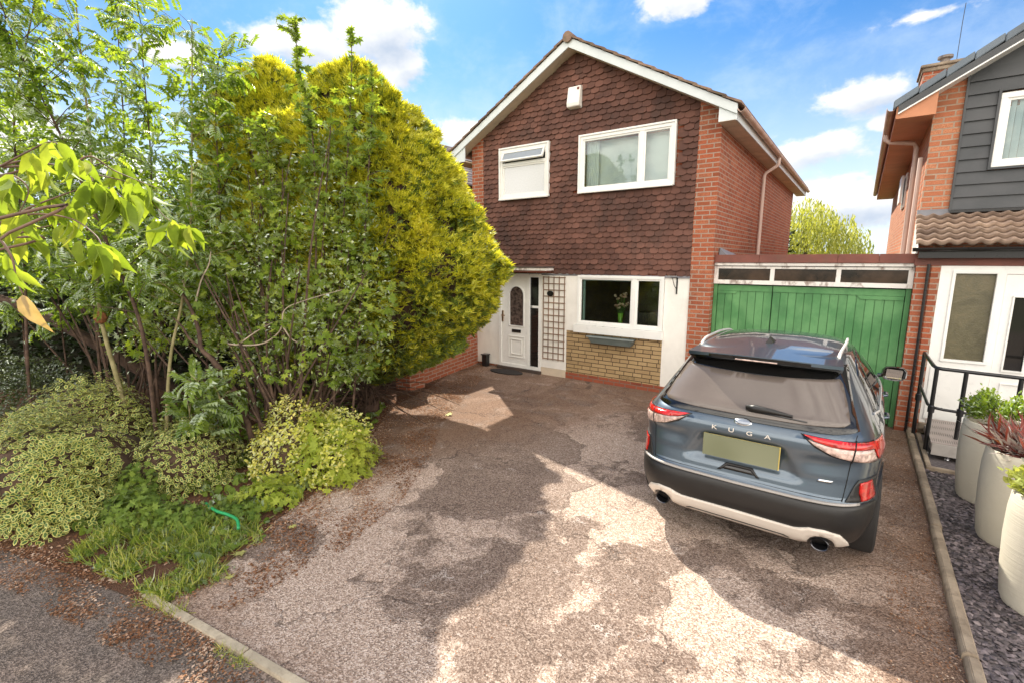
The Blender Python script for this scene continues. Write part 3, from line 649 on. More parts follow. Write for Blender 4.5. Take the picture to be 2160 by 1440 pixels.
# cladding boards
cb_ = MB(); z = 3.10; gap = .165
wn = (1.26, 2.5, 3.63, 4.555)
while z < 6.3:
    def strip(a, b):
        if b <= a: return
        if z > nz(a) - .1 and z > nz(b) - .1: 
            return
        # clip the left end under the verge
        aa = max(a, .25 + (z + gap - 4.46) / nsl) if a < 1 else a
        lo = max(a, .25 + (z - 4.46) / nsl)
        cb_.add([(lo, YU - .048, z), (b, YU - .048, z), (b, YU - .022, z + gap), (max(aa, lo), YU - .022, z + gap), (lo, YU + .0, z), (b, YU + .0, z), (b, YU + .0, z + gap), (max(aa, lo), YU + .0, z + gap)],
                [(0, 1, 2, 3), (0, 4, 5, 1), (3, 2, 6, 7), (0, 3, 7, 4), (1, 5, 6, 2)])
    if z + gap > wn[2] - .03 and z < wn[3] + .02: strip(.92, wn[0] - .03); strip(wn[1] + .03, 5.9)
    else: strip(.92, 5.9)
    z += gap
cb_.prism([(.92, 3.1), (5.9, 3.1), (5.9, nz(5.9) - .1), (NRX, nz(NRX) - .1), (.92, nz(.92) - .1)], 'y', YU - .021, YU + .049) if False else None
cb_.build('cladding', clad, N)
for (a_, b_) in ((.925, wn[0] - .02), (wn[1] + .02, 5.9)):
    MB().prism([(a_, 3.1), (b_, 3.1), (b_, nz(b_) - .1), (a_, nz(a_) - .1)], 'y', YU - .0215, YU + .049).build('cladding_backing', clad, N)
MB().prism([(wn[0] - .02, wn[3] + .04), (wn[1] + .02, wn[3] + .04), (wn[1] + .02, nz(wn[1]) - .1), (wn[0] - .02, nz(wn[0]) - .1)], 'y', YU - .0215, YU + .049).build('cladding_backing', clad, N)
MB().box(.905, .93, YU - .06, YU, 3.09, nz(.93) - .12).build('corner_trim', clad, N)
MB().box(.92, 5.9, YU - .065, YU + .0, 3.06, 3.095).build('cladding_trim', black_pvc, N)
nw = window(N, wn, [2.0], YU - .05, sill=False, fw=.07)
MB().frame(wn[0] - .03, wn[1] + .03, wn[2] - .03, wn[3] + .05, .028, YU - .07, YU - .03).build('window_surround', clad, N)
mb = MB(); 
for i in range(16):
    x = wn[0] + .10 + i * .075; mb.add([(x, YU + .06, wn[2] + .08), (x + .068, YU + .03, wn[2] + .08), (x + .068, YU + .03, wn[3] - .08), (x, YU + .06, wn[3] - .08)], [(0, 1, 2, 3)])
mb.build('vertical_blinds', curtain, nw)
# verge, roof, eave
mb = MB(); L = math.hypot(1, nsl); x = NEX - .06; random.seed(4)
for sgn in (1,):
    while x < NRX:
        xe = x + .26; 
        def P(xx, dz): return (xx, nz(xx) + dz)
        mb.prism([P(x, -.005), P(xe - .006, .018), P(xe - .006, .115), P(x, .10)], 'y', YU - .30, YU - .02); x = xe
mb.build('verge_cap', slate_grey, N, bevel=.008)
mb = MB(); mb.prism([(NEX, nz(NEX) - .10), (NRX, nz(NRX) - .10), (NRX, nz(NRX) - .006), (NEX, nz(NEX) - .006)], 'y', YU - .29, YU - .26); mb.build('bargeboard', clad, N)
mb = MB(); mb.prism([(NEX, nz(NEX) - .12), (NRX, nz(NRX) - .12), (NRX, nz(NRX) - .10), (NEX, nz(NEX) - .10)], 'y', YU - .30, YU + .02); mb.build('verge_soffit', white_pvc, N)
mb = MB(); mb.prism([(NEX - .05, nz(NEX) - .0), (NRX, nz(NRX) + .03), (NRX, nz(NRX) + .09), (NEX - .05, nz(NEX) + .06)], 'y', YU - .02, 20.3)
mb.prism([(2 * NRX - NEX, nz(NEX)), (NRX, nz(NRX) + .03), (NRX, nz(NRX) + .09), (2 * NRX - NEX, nz(NEX) + .06)], 'y', YU - .02, 20.3); mb.build('roof', grey_tile, N)
MB().prism([(NEX - .02, 4.36), (NX + .01, 4.36), (NX + .01, nz(NX) - .02), (NEX - .02, nz(NEX) - .02)], 'y', YU - .262, YU - .245).build('eave_box_end', M('orange_soffit', (.52, .22, .11), .6, var=.1), N)
MB().box(NEX - .0, NX, YU - .24, 20.3, 4.36, 4.38).build('eave_soffit', salmon_s := bpy.data.materials['orange_soffit'], N)
MB().box(NEX - .02, NEX, YU - .26, 20.3, 4.36, 4.54).build('fascia_board', salmon_s, N)
mb = MB(); R0 = .055; cx = NEX - .078
prof = [(cx + R0 * math.cos(t), 4.53 + R0 * math.sin(t)) for t in np.linspace(math.pi, 2 * math.pi, 9)] + [(cx + (R0 - .005) * math.cos(t), 4.53 + (R0 - .005) * math.sin(t)) for t in np.linspace(2 * math.pi, math.pi, 9)]
mb.prism(prof, 'y', YU - .24, 10.6).prism(prof, 'y', 10.62, 20.3); mb.build('gutter', gutter_mat, N)
MB().tube([(cx, 10.6, 4.50), (cx, 10.6, 4.40), (cx + .05, 10.6, 4.36), (NX - .10, 10.6, 4.30), (NX - .06, 10.6, 4.22), (NX - .06, 10.6, 2.5)], .036, 12).build('downpipe', pipe_mat, N, smooth=True, autos=40)
MB().frame(10.9, 11.6, 3.5, 4.2, .06, 0, .02)
mb = MB().box(NX - .03, NX - .002, 13.2, 14.0, 3.5, 4.2); sw = mb.build('side_window', white_pvc, N, bevel=.004)
MB().box(NX - .10, NX - .06, 13.25, 13.95, 3.6, 4.15).build('open_sash', white_pvc, sw, bevel=.003)
MB().tube([(NX - .05, 9.55, 2.5), (NX - .05, 9.55, 3.9)], .03, 8).build('side_pipe', pipe_mat, N)
ch = MB().box(.55, 1.15, 11.7, 12.5, 4.4, 5.75).build('chimney', red_brick, N)
MB().box(.50, 1.20, 11.65, 12.55, 5.751, 5.80).box(.53, 1.17, 11.68, 12.52, 5.68, 5.75).build('chimney_cap', concrete, ch, bevel=.01)
MB().lathe([(.07, 0), (.07, .16), (.11, .17), (.11, .21), (.0, .23)], (.85, 12.1, 5.80), 16).build('chimney_pot', M('pot_metal', (.20, .17, .15), .5, metal=.4), ch)
tag(MB().tube([(1.02, 12.3, 5.75), (1.03, 12.3, 6.6), (1.04, 12.3, 6.9)], .006, 5).build('aerial', black_paint), 'thin vertical radio aerial wire rising behind the right-hand roof', 'aerial')
# lower storey: pier, white screen, porch roof
MB().box(NX + .002, .745, YN, YU + .0, .0, 2.34).box(.765, .86, YN, YU + .0, 0, 2.34).box(.745, .765, YN + .02, YU, 0, 2.34).build('porch_pier', red_brick, N)
MB().box(NX - .02, 6, YN - .0, YN + .06, 2.341, 2.44).build('porch_lintel', dark_wood, N)
mb = MB()
mb.box(.862, 1.02, YN + .01, YN + .10, .18, 2.34).box(1.02, 1.41, YN + .01, YN + .10, .18, 1.10).box(1.02, 1.41, YN + .01, YN + .10, 2.24, 2.34).box(1.41, 3.2, YN + .01, YN + .10, 2.24, 2.34).box(1.41, 1.50, YN + .01, YN + .10, .18, 2.24)
scr = mb.build('porch_screen', white_pvc, N)
MB().frame(.985, 1.445, 1.065, 2.275, .035, YN - .008, YN + .01).build('pane_bead', white_pvc, scr, bevel=.004)
fg, t_, out_ = newmat('obscure_porch_glass'); co = objco(t_); nn_ = t_.noise(co, 3.2, 7, .7, .6)
pp = principled(t_, t_.ramp(nn_, [(.3, (.07, .062, .035)), (.55, (.12, .105, .06)), (.8, (.20, .155, .085))]), .25, bump=t_.noise(co, 60, 3), bstr=.3); t_.l.new(pp.outputs[0], out_.inputs[0])
MB().box(1.02, 1.41, YN + .04, YN + .05, 1.10, 2.24).build('porch_pane', fg, scr)
MB().box(.90, 1.46, YN - .004, YN + .01, .24, .98).build('screen_panel', white_pvc, scr, bevel=.004)
nd = MB().box(1.503, 1.60, YN + .02, YN + .08, .18, 2.235).box(1.60, 1.78, YN + .02, YN + .08, .18, 1.02).box(1.60, 1.78, YN + .02, YN + .08, 1.95, 2.235).box(1.78, 2.5, YN + .02, YN + .08, .18, 2.235).build('porch_door', white_pvc, N)
MB().frame(1.585, 1.795, 1.0, 1.97, .02, YN + .0, YN + .02).frame(1.60, 2.3, .3, .85, .018, YN + .005, YN + .02).build('door_moulding', white_pvc, nd, bevel=.003)
MB().box(1.60, 1.78, YN + .045, YN + .05, 1.02, 1.95).build('door_glass', dark_glass, nd)
MB().box(.862, 6, YN - .05, YN + .09, .10, .178).build('door_step', concrete, N)
MB().box(NX - .0, 6, YU - .5, YU, 0, .1).build('porch_base', concrete, N)
# porch roof of wavy tiles
def wavy_roof(x0, x1, ya, za, yb, zb, rows):
    V = []; F = []; k = 0; wv = .15; nper = 12
    for r in range(rows):
        t0 = r / rows; t1 = (r + 1) / rows + .04
        y0, z0 = ya + (yb - ya) * t0, za + (zb - za) * t0; y1, z1 = ya + (yb - ya) * t1, za + (zb - za) * t1
        nx = int((x1 - x0) / wv * nper); off = (r % 2) * wv * .0
        for i in range(nx + 1):
            x = x0 + (x1 - x0) * i / nx; ph = ((x - x0 + off) / wv) % 1.0
            h = .030 * (math.sin(ph * 2 * math.pi) * .5 + .5) ** 1.3
            jj = .004 * noise.noise(Vector((int((x - x0) / wv) * 7.1, r * 3.3, 0)))
            V += [(x, y0 - .0, z0 + .050 + h + jj), (x, y1, z1 - .012 + h), (x, y0 + .055, z0 + .004 + h + jj)]
        for i in range(nx):
            a = k + i * 3; b = a + 3
            F += [(a, b, b + 1, a + 1), (a + 2, b + 2, b, a)]
        k += (nx + 1) * 3
    return V, F
V, F = wavy_roof(.56, 5.2, YN - .13, 2.60, YU - .02, 3.04, 6)
pr_ = mesh_np('porch_roof', V, F, porch_tile, N, smooth=False)
MB().prism([(YN - .10, 2.57), (YU, 3.0), (YU, 2.5), (YN - .10, 2.5)], 'x', .57, .59).build('porch_verge', white_pvc, N)
mb = MB(); cy = YN - .175; R0 = .05
prof = [(cy + R0 * math.cos(t), 2.575 + R0 * math.sin(t)) for t in np.linspace(math.pi, 2 * math.pi, 9)] + [(cy + R0 * .9 * math.cos(t), 2.575 + R0 * .9 * math.sin(t)) for t in np.linspace(2 * math.pi, math.pi, 9)]
mb.prism(prof, 'x', .53, 6); mb.build('porch_gutter', black_pvc, N)
MB().box(.60, 6, YN - .125, YN - .10, 2.44, 2.575).build('porch_fascia', black_pvc, N)
MB().box(.60, 6, YN - .10, YN + .0, 2.441, 2.45).build('porch_soffit', black_pvc, N)
MB().tube([(.73, YN - .04, 2.36), (.73, YN - .035, .02)], .018, 8).build('porch_downpipe', black_pvc, N)

# ================================================================ houses further off
LN = thing('left_house', (-12, 13, 0), 'house with a dark grey tiled roof seen between the golden conifer and the left gable', 'house')
MB().box(-15, -9.35, 9.6, 19, 0, 4.5).build('wall', red_brick, LN)
V = []; F = []; rows = 16; k = 0
for r in range(rows):
    t0 = r / rows; t1 = (r + 1) / rows + .01
    xa = -9.0 - 3.2 * t0; xb = -9.0 - 3.2 * t1; za = 4.45 + 1.9 * t0; zb = 4.45 + 1.9 * t1
    V += [(xa, 9.3, za + .03), (xa, 19, za + .03), (xb, 19, zb), (xb, 9.3, zb), (xa, 9.3, za - .01), (xa, 19, za - .01)]; F += [(k, k + 1, k + 2, k + 3), (k, k + 4, k + 5, k + 1)]; k += 6
V += [(-12.2, 9.3, 6.35), (-12.2, 19, 6.35), (-15.4, 19, 4.45), (-15.4, 9.3, 4.45)]; F.append((k, k + 1, k + 2, k + 3)); k += 4
V += [(-9.0, 9.3, 4.42), (-12.2, 9.3, 6.3), (-15.4, 9.3, 4.42), (-12.2, 9.3, 4.42)]; F.append((k, k + 1, k + 2, k + 3))
mesh_np('roof', V, F, grey_tile, LN)
# white van-like gaps seen through the hedge are left to the sky

# ================================================================ handrail, ramp, planters
RL = thing('handrail', (1.2, 7.8, 0), 'black tubular metal handrail with a mid rail beside the right-hand porch', 'handrail')
yr = 7.78
MB().tube([(.80, 8.38, 1.19), (.85, yr + .08, 1.12), (.875, yr + .02, 1.105), (.93, yr, 1.10), (2.6, yr, 1.06)], .022, 10).build('top_rail', black_paint, RL, smooth=True, autos=50)
MB().tube([(.80, 8.38, .75), (.85, yr + .06, .62), (.89, yr + .01, .60), (1.0, yr, .59), (2.6, yr, .54)], .018, 10).build('mid_rail', black_paint, RL, smooth=True, autos=50)
for i, (px_, py_, zt) in enumerate(((.80, 8.38, 1.19), (.88, yr, 1.10), (1.15, yr, 1.09), (1.62, yr, 1.07), (2.2, yr, 1.06))):
    MB().tube([(px_, py_, .0), (px_, py_, zt)], .023, 10).lathe([(.035, .54), (.035, .62), (.025, .63)], (px_, py_, 0), 12).box(px_ - .04, px_ + .04, py_ - .04, py_ + .04, .0, .012).build('post', black_paint, RL, smooth=True, autos=40)
RP = thing('access_ramp', (1.3, 8.0, 0), 'grey perforated metal access ramp platform behind the handrail at the porch door', 'ramp')
tread, t_, out_ = newmat('perforated_metal'); co = objco(t_)
ck = t_.new('ShaderNodeTexVoronoi'); t_.set(ck.inputs['Vector'], co); ck.inputs['Scale'].default_value = 48; ck.inputs['Randomness'].default_value = 0.0
f_ = t_.maprange(ck.outputs['Distance'], .25, .34)
pp = principled(t_, t_.mix(f_, (.03, .02, .016), (.33, .28, .25)), .5, metal=.2, bump=f_, bstr=.6); t_.l.new(pp.outputs[0], out_.inputs[0])
MB().add([(.90, 7.55, .22), (2.6, 7.55, .22), (2.6, 8.4, .30), (.90, 8.4, .30), (.90, 7.55, .20), (2.6, 7.55, .20), (2.6, 8.4, .28), (.90, 8.4, .28)], [(0, 1, 2, 3), (0, 4, 5, 1), (0, 3, 7, 4), (4, 7, 6, 5), (1, 5, 6, 2)]).build('tread', tread, RP)
MB().box(.91, 2.6, 7.535, 7.548, .07, .215).box(.905, .918, 7.55, 8.4, .12, .20).build('side_plate', metal_mat, RP, bevel=.003)
for x in (1.08, 1.7): MB().lathe([(.03, 0), (.03, .01), (.016, .012), (.016, .07)], (x, 7.6, 0.01), 12).build('foot', chrome, RP)
MB().box(.84, 2.6, 7.10, 7.16, 0, .05).box(.84, .89, 7.16, 8.5, 0, .05).build('kerb', concrete, bevel=.005)['kind'] = 'structure'
# planters
pm, t_, out_ = newmat('ribbed_cream_planter'); co = objco(t_)
sp_ = t_.new('ShaderNodeSeparateXYZ'); t_.set(sp_.inputs[0], co)
rib = t_.noise(t_.vmath('MULTIPLY', co, (1.5, 1.5, 60)), 1.5, 4, .6)
pp = principled(t_, t_.mix(t_.noise(co, 5, 4), (.52, .48, .38), (.60, .56, .46)), .6, bump=rib, bstr=.5, bdist=.006); t_.l.new(pp.outputs[0], out_.inputs[0]); planter_mat = pm
def planter(cx, cy, label):
    T = thing('planter', (cx, cy, 0), label, 'planter', 'cream planters in a row on the slate gravel')
    prof = [(.215, 0), (.23, .04), (.252, .25), (.263, .48), (.262, .68), (.252, .80), (.245, .82), (.227, .82), (.222, .78), (.225, .7)]
    MB().lathe(prof, (cx, cy, .012), 48).build('pot', planter_mat, T, smooth=True, autos=50)
    MB().lathe([(.001, .755), (.22, .75)], (cx, cy, 0), 24, cap=False).build('soil', soil_mat, T); return T
PL = [(1.25, 6.52), (1.28, 5.62), (1.265, 4.60)]
planter(*PL[0], 'cream ribbed planter nearest the handrail, with a bright green leafy shrub')
planter(*PL[1], 'cream ribbed planter in the middle of the three, with a dark red spiky plant')
planter(*PL[2], 'cream ribbed planter nearest the viewer at the right edge, with pale yellow-green foliage')

# ================================================================ the parked car
CARX, CARY = -.655, 3.985
CM = Matrix.Translation((CARX, CARY, 0)) @ Matrix.Rotation(R(-1.3), 4, 'Z')
def smooth_tab(tab, sig):
    z = np.linspace(.15, 1.70, 1551); v = np.interp(z, [a for a, b in tab], [b for a, b in tab])
    k = int(sig * 3000); w = np.exp(-.5 * (np.arange(-k, k + 1) / (sig * 1000)) ** 2); w /= w.sum()
    return z, np.convolve(np.pad(v, k, mode='edge'), w, mode='valid')
HW = smooth_tab([(.20, .84), (.30, .89), (.45, .925), (.70, .935), (.92, .94), (1.02, .925), (1.10, .885), (1.16, .855), (1.30, .79), (1.45, .71), (1.55, .655), (1.60, .63), (1.635, .585), (1.650, .50), (1.660, .32), (1.668, .10), (1.7, .05)], .008)
RE = smooth_tab([(.20, .28), (.27, .14), (.34, .06), (.48, .0), (.60, -.005), (.655, .015), (.672, .055), (.80, .075), (.92, .075), (1.02, .06), (1.09, .065), (1.15, .115), (1.19, .19), (1.30, .30), (1.45, .44), (1.545, .53), (1.60, .57), (1.635, .66), (1.652, .95), (1.664, 1.5), (1.7, 1.6)], .006)
FR = smooth_tab([(.20, 4.42), (.35, 4.56), (.55, 4.61), (.75, 4.57), (.88, 4.45), (.97, 4.15), (1.03, 3.70), (1.08, 3.45), (1.20, 3.22), (1.40, 2.88), (1.55, 2.58), (1.60, 2.42), (1.635, 2.15), (1.655, 1.9), (1.665, 1.6), (1.7, 1.65)], .008)
def tabv(T, z): return float(np.interp(z, T[0], T[1]))
NA = 260
_ang = np.linspace(-math.pi, math.pi, NA, endpoint=False)      # 0 = rear centre, + = right
def outline(z):
    w = tabv(HW, z); r = tabv(RE, z); f = tabv(FR, z); mid = (r + f) / 2 - .1; n = 6.6 if z < 1.08 else max(3.8, 6.6 - (z - 1.08) * 6.0)
    out = []
    for a in _ang:
        s, c = math.sin(a), -math.cos(a)
        hl = (f - mid) if c > 0 else (mid - r)
        nn = n if c < 0 else n * .7
        k = (abs(s) ** nn + abs(c) ** nn) ** (-1 / nn)
        out.append((w * s * k, mid + hl * c * k))
    return np.array(out)
_oc = {}
def outl(z):
    key = round(z, 4)
    if key not in _oc:
        o = outline(z); i0 = NA // 2
        o2 = np.vstack([o[i0:], o[:i0 + 1]])                      # start at rear centre going right, all the way round
        seg = np.hypot(*(np.diff(o2, axis=0).T)); s = np.concatenate([[0], np.cumsum(seg)])
        _oc[key] = (o2, s)
    return _oc[key]
def dent(x, z, y):
    """creases of the tailgate (inwards positive)"""
    if y > .5: return 0.
    d = 0.
    ax = abs(x)
    # scooped number-plate recess, narrowing upwards
    hw = .33 + (1.02 - z) * .55
    e = min(max((hw - ax) / .10, 0), 1) * min(max((1.03 - z) / .05, 0), 1) * min(max((z - .74) / .06, 0), 1)
    d += .034 * e * e * (3 - 2 * e)
    # soft shoulder below the lamps
    e = min(max((1.0 - z) / .05, 0), 1) * min(max((z - .84) / .10, 0), 1) * min(max((ax - .40) / .1, 0), 1) * min(max((.86 - ax) / .1, 0), 1)
    d += .016 * e
    return d
def CS(s, z, off=0.):
    """point on the body at arc distance s (right positive) from the rear centre, at height z"""
    o, ss = outl(z); L = ss[-1]; q = s % L
    def at(zz, q_):
        o_, s_ = outl(zz); return np.interp(q_ % s_[-1], s_, o_[:, 0]), np.interp(q_ % s_[-1], s_, o_[:, 1])
    x, y = at(z, q); x1, y1 = at(z, q + .01); x0, y0 = at(z, q - .01)
    y += dent(x, z, y)
    T1 = Vector((x1 - x0, y1 - y0, 0)); 
    h = .012; o2, s2 = outl(z + h); o3, s3 = outl(z - h); fr_ = q / L
    xa, ya = at(z + h, fr_ * s2[-1]); xb, yb = at(z - h, fr_ * s3[-1]); T2 = Vector((xa - xb, ya - yb, 2 * h))
    n = T1.cross(T2).normalized()
    return Vector((x, y, z)) + n * off
def s_of_x(x, z, right_side=None):
    o, ss = outl(z); k = len(ss) // 4; sg = 1 if x >= 0 else -1
    return sg * float(np.interp(abs(x), o[:k, 0], ss[:k]))
def s_of_y(y, z, sg=1):
    o, ss = outl(z); k0 = 4; k1 = len(ss) // 2; ys = o[k0:k1, 1]
    return sg * float(np.interp(y, ys, ss[k0:k1]))
def carpatch(name, pts, mat, parent, off=.004, thick=.012, step=.03, smooth=True, inner=None):
    """pts: outline [('x',x,z) | ('y',y,z,side)] laid on the body surface"""
    P = []
    for p in pts: P.append((s_of_x(p[1], p[2]) if p[0] == 'x' else s_of_y(p[1], p[2], p[3]), p[2]))
    if sum(P[i - 1][0] * P[i][1] - P[i][0] * P[i - 1][1] for i in range(len(P))) < 0: P = P[::-1]
    B = []
    for i in range(len(P)):
        a = P[i]; b = P[(i + 1) % len(P)]; n = max(1, int(math.hypot(b[0] - a[0], b[1] - a[1]) / step))
        for j in range(n): B.append((a[0] + (b[0] - a[0]) * j / n, a[1] + (b[1] - a[1]) * j / n))
    nb = len(B); xs = [p[0] for p in B]; zs = [p[1] for p in B]
    def inside(x, z):
        c = False
        for i in range(nb):
            x1, z1 = B[i]; x2, z2 = B[i - 1]
            if (z1 > z) != (z2 > z) and x < (x2 - x1) * (z - z1) / (z2 - z1) + x1: c = not c
        return c
    G_ = []
    nx = int((max(xs) - min(xs)) / step); nz_ = int((max(zs) - min(zs)) / step)
    for i in range(1, nx + 1):
        for j in range(1, nz_ + 1):
            x = min(xs) + i * step; z = min(zs) + j * step
            if inside(x, z) and min(math.hypot(x - b[0], z - b[1]) for b in B) > step * .45: G_.append((x, z))
    pts2 = [Vector(p) for p in B + G_]
    vs, _, fs, *_r = delaunay_2d_cdt(pts2, [], [list(range(nb))], 1, 1e-6)
    top = [CM @ CS(v[0], v[1], off) for v in vs]; bot = [CM @ CS(v[0], v[1], off - thick) for v in vs]
    cnt = {}
    for f in fs:
        for i in range(len(f)):
            e = (f[i], f[(i + 1) % len(f)]); cnt[e] = 1
    n = len(vs); F_ = [tuple(f) for f in fs]
    side = [(e[1], e[0], e[0] + n, e[1] + n) for e in cnt if (e[1], e[0]) not in cnt]
    mb = MB(); mb.v = [tuple(p) for p in top + bot]; mb.f = F_ + side
    o = mb.build(name, mat, parent); me = o.data
    sm = [smooth and i < len(F_) for i in range(len(me.polygons))]; me.polygons.foreach_set('use_smooth', sm); return o
def mir(pts): return [(p[0], -p[1], p[2]) if p[0] == 'x' else (p[0], p[1], p[2], -p[3]) for p in pts][::-1]

paint, t_, out_ = newmat('blue_grey_metallic_paint')
lw = t_.new('ShaderNodeLayerWeight'); lw.inputs[0].default_value = .45
colp = t_.mix(lw.outputs['Facing'], (.085, .118, .152), (.034, .048, .066))
pp = principled(t_, colp, .34, metal=.6, spec=.6, coat=1.0); t_.l.new(pp.outputs[0], out_.inputs[0])
plastic = M('dark_bumper_plastic', (.014, .013, .0125), .40, var=.08, bump=.15, bs=300)
silver_p = M('silver_skid_paint', (.66, .60, .53), .4, metal=.15, var=.04, dirt=.05)
gloss_black = M('gloss_black', (.006, .006, .006), .06, var=.0, coat=.5)
car_glass = M('reflection_brown_glass', (.135, .110, .094), .10, var=.10, vs=1.5, spec=.7)  # brown-grey base stands in for the surroundings mirrored in the rear screen
side_glass = M('tinted_side_glass', (.012, .011, .011), .03, var=0, spec=.9)
seam = M('seam_black', (.004, .004, .004), .8, var=0)
red_lens = M('red_lamp_lens', (.42, .012, .008), .12, var=.35, vs=22, coat=.8)
clear_lens = M('pale_lamp_lens', (.50, .36, .31), .12, var=.45, vs=26, coat=.8)
tyre_mat = M('tyre_rubber', (.018, .016, .015), .85, var=.2, bump=.5, bs=80)
rail_mat = M('satin_silver_rail', (.60, .58, .55), .4, metal=.4, var=.03)

CAR = thing('parked_car', (CARX, CARY + 2.3, 0), 'blue-grey family SUV parked on the drive facing the green garage doors', 'car')
zs = list(np.arange(.20, 1.10, .02)) + list(np.arange(1.10, 1.60, .025)) + list(np.arange(1.60, 1.6651, .0065))
V = []
for z in zs:
    o = outline(z)
    for i in range(NA):
        x, y = o[i]; V.append(tuple(CM @ Vector((x, y + dent(x, z, y), z))))
F = []
for k in range(len(zs) - 1):
    for i in range(NA):
        a = k * NA + i; b = k * NA + (i + 1) % NA; F.append((a, b, b + NA, a + NA))
body = MB(); body.v = V; body.f = F + [tuple(range(NA))[::-1], tuple((len(zs) - 1) * NA + i for i in range(NA))]
bo = body.build('body', paint, CAR, smooth=True, autos=50)
# lower cladding and bumper
def band(z0, z1, y1=None):
    return None
carpatch('rear_bumper', [('y', 1.0, .22, -1), ('x', -.7, .24), ('x', 0, .24), ('x', .7, .24), ('y', 1.0, .22, 1), ('y', .62, .50, 1), ('y', .42, .62, 1), ('x', .84, .655), ('x', .6, .655), ('x', 0, .650), ('x', -.6, .655), ('x', -.84, .655), ('y', .42, .62, -1), ('y', .62, .50, -1)], plastic, CAR, .012, .02, .04)
carpatch('lip_highlight', [('x', -.80, .650), ('x', -.4, .643), ('x', 0, .640), ('x', .4, .643), ('x', .80, .650), ('x', .80, .661), ('x', .4, .656), ('x', 0, .653), ('x', -.4, .656), ('x', -.80, .661)], M('highlight_grey', (.30, .28, .26), .35), CAR, .016, .02, .04)  # pale strip painted in as the highlight along the bumper's upper edge
ar = []
def arc(cx, cz, r, a0, a1, n=9): return [(cx + r * math.cos(R(a0 + (a1 - a0) * i / (n - 1))), cz + r * math.sin(R(a0 + (a1 - a0) * i / (n - 1)))) for i in range(n)]
skid = [(-.765, .255), (-.755, .35), (-.71, .43), (-.62, .46), (-.52, .455), (-.46, .43), (-.42, .42), (0, .425), (.42, .42), (.46, .43), (.52, .455), (.62, .46), (.71, .43), (.755, .35), (.765, .255)]
skid += [(.71, .255)] + arc(.60, .315, .085, -10, 190)[0:] + [(.47, .275), (.40, .265), (0, .27), (-.40, .265), (-.47, .275)] + arc(-.60, .315, .085, -10, 190) + [(-.71, .255)]
carpatch('skid_plate', [('x', a, b) for a, b in skid[::-1]], silver_p, CAR, .024, .03, .03)
carpatch('skid_groove', [('x', a, b) for a, b in [(-.40, .30), (-.36, .325), (.36, .325), (.40, .30), (.385, .295), (.34, .315), (-.34, .315), (-.385, .295)][::-1]], plastic, CAR, .027, .006, .03)
for s in (-1, 1):
    c = CM @ Vector((s * .60, .10, .315)); d = (CM.to_3x3() @ Vector((0, 1, 0)))
    prof = [(0, .060), (.0, .060)]
    mb = MB(); n = 20
    for (yy, r) in ((.16, .058), (-.045, .062), (-.05, .058), (-.045, .052), (.14, .050)):
        for j in range(n):
            t = 2 * math.pi * j / n; p = CM @ Vector((s * .60 + r * math.cos(t), .10 + yy, .315 + r * .85 * math.sin(t))); mb.v.append(tuple(p))
    for i in range(4):
        for j in range(n): mb.f.append((i * n + j, i * n + (j + 1) % n, (i + 1) * n + (j + 1) % n, (i + 1) * n + j))
    mb.f.append(tuple(4 * n + j for j in range(n)))
    mb.build('exhaust_tip', M('dark_chrome', (.10, .10, .11), .18, metal=.9, var=0) if s < 0 else bpy.data.materials['dark_chrome'], CAR, smooth=True, autos=40)
# rear screen: black surround, glass, spoiler, wiper
sur = [(-.755, 1.165), (-.60, 1.150), (0, 1.145), (.60, 1.150), (.755, 1.165), (.70, 1.30), (.645, 1.46), (.62, 1.56), (.3, 1.575), (0, 1.58), (-.3, 1.575), (-.62, 1.56), (-.645, 1.46), (-.70, 1.30)]
carpatch('screen_surround', [('x', a, b) for a, b in sur], gloss_black, CAR, .006, .012, .04)
gl_ = [(-.69, 1.205), (-.66, 1.188), (-.4, 1.176), (0, 1.172), (.4, 1.176), (.66, 1.188), (.69, 1.205), (.655, 1.32), (.605, 1.445), (.58, 1.475), (.35, 1.468), (0, 1.455), (-.35, 1.468), (-.58, 1.475), (-.605, 1.445), (-.655, 1.32)]
RG = carpatch('rear_window', [('x', a, b) for a, b in gl_], car_glass, CAR, .012, .008, .04)
# spoiler, a shaped slab overhanging the screen
mb = MB(); n = 25
rows_ = []
for (yo, zo, kx) in ((.0, 1.620, 1.0), (-.0, 1.592, 1.0), (.06, 1.555, .985), (.20, 1.55, .97)):
    for i in range(n):
        u = -1 + 2 * i / (n - 1); x = .605 * kx * u; y = .42 + .16 * abs(u) ** 3 + yo; z = zo - .035 * abs(u) ** 2.5
        mb.v.append(tuple(CM @ Vector((x, y, z))))
for i in range(n):
    u = -1 + 2 * i / (n - 1); x = .585 * u; mb.v.append(tuple(CM @ Vector((x, .78 + .0 * abs(u), 1.644 - .04 * abs(u) ** 2.6))))
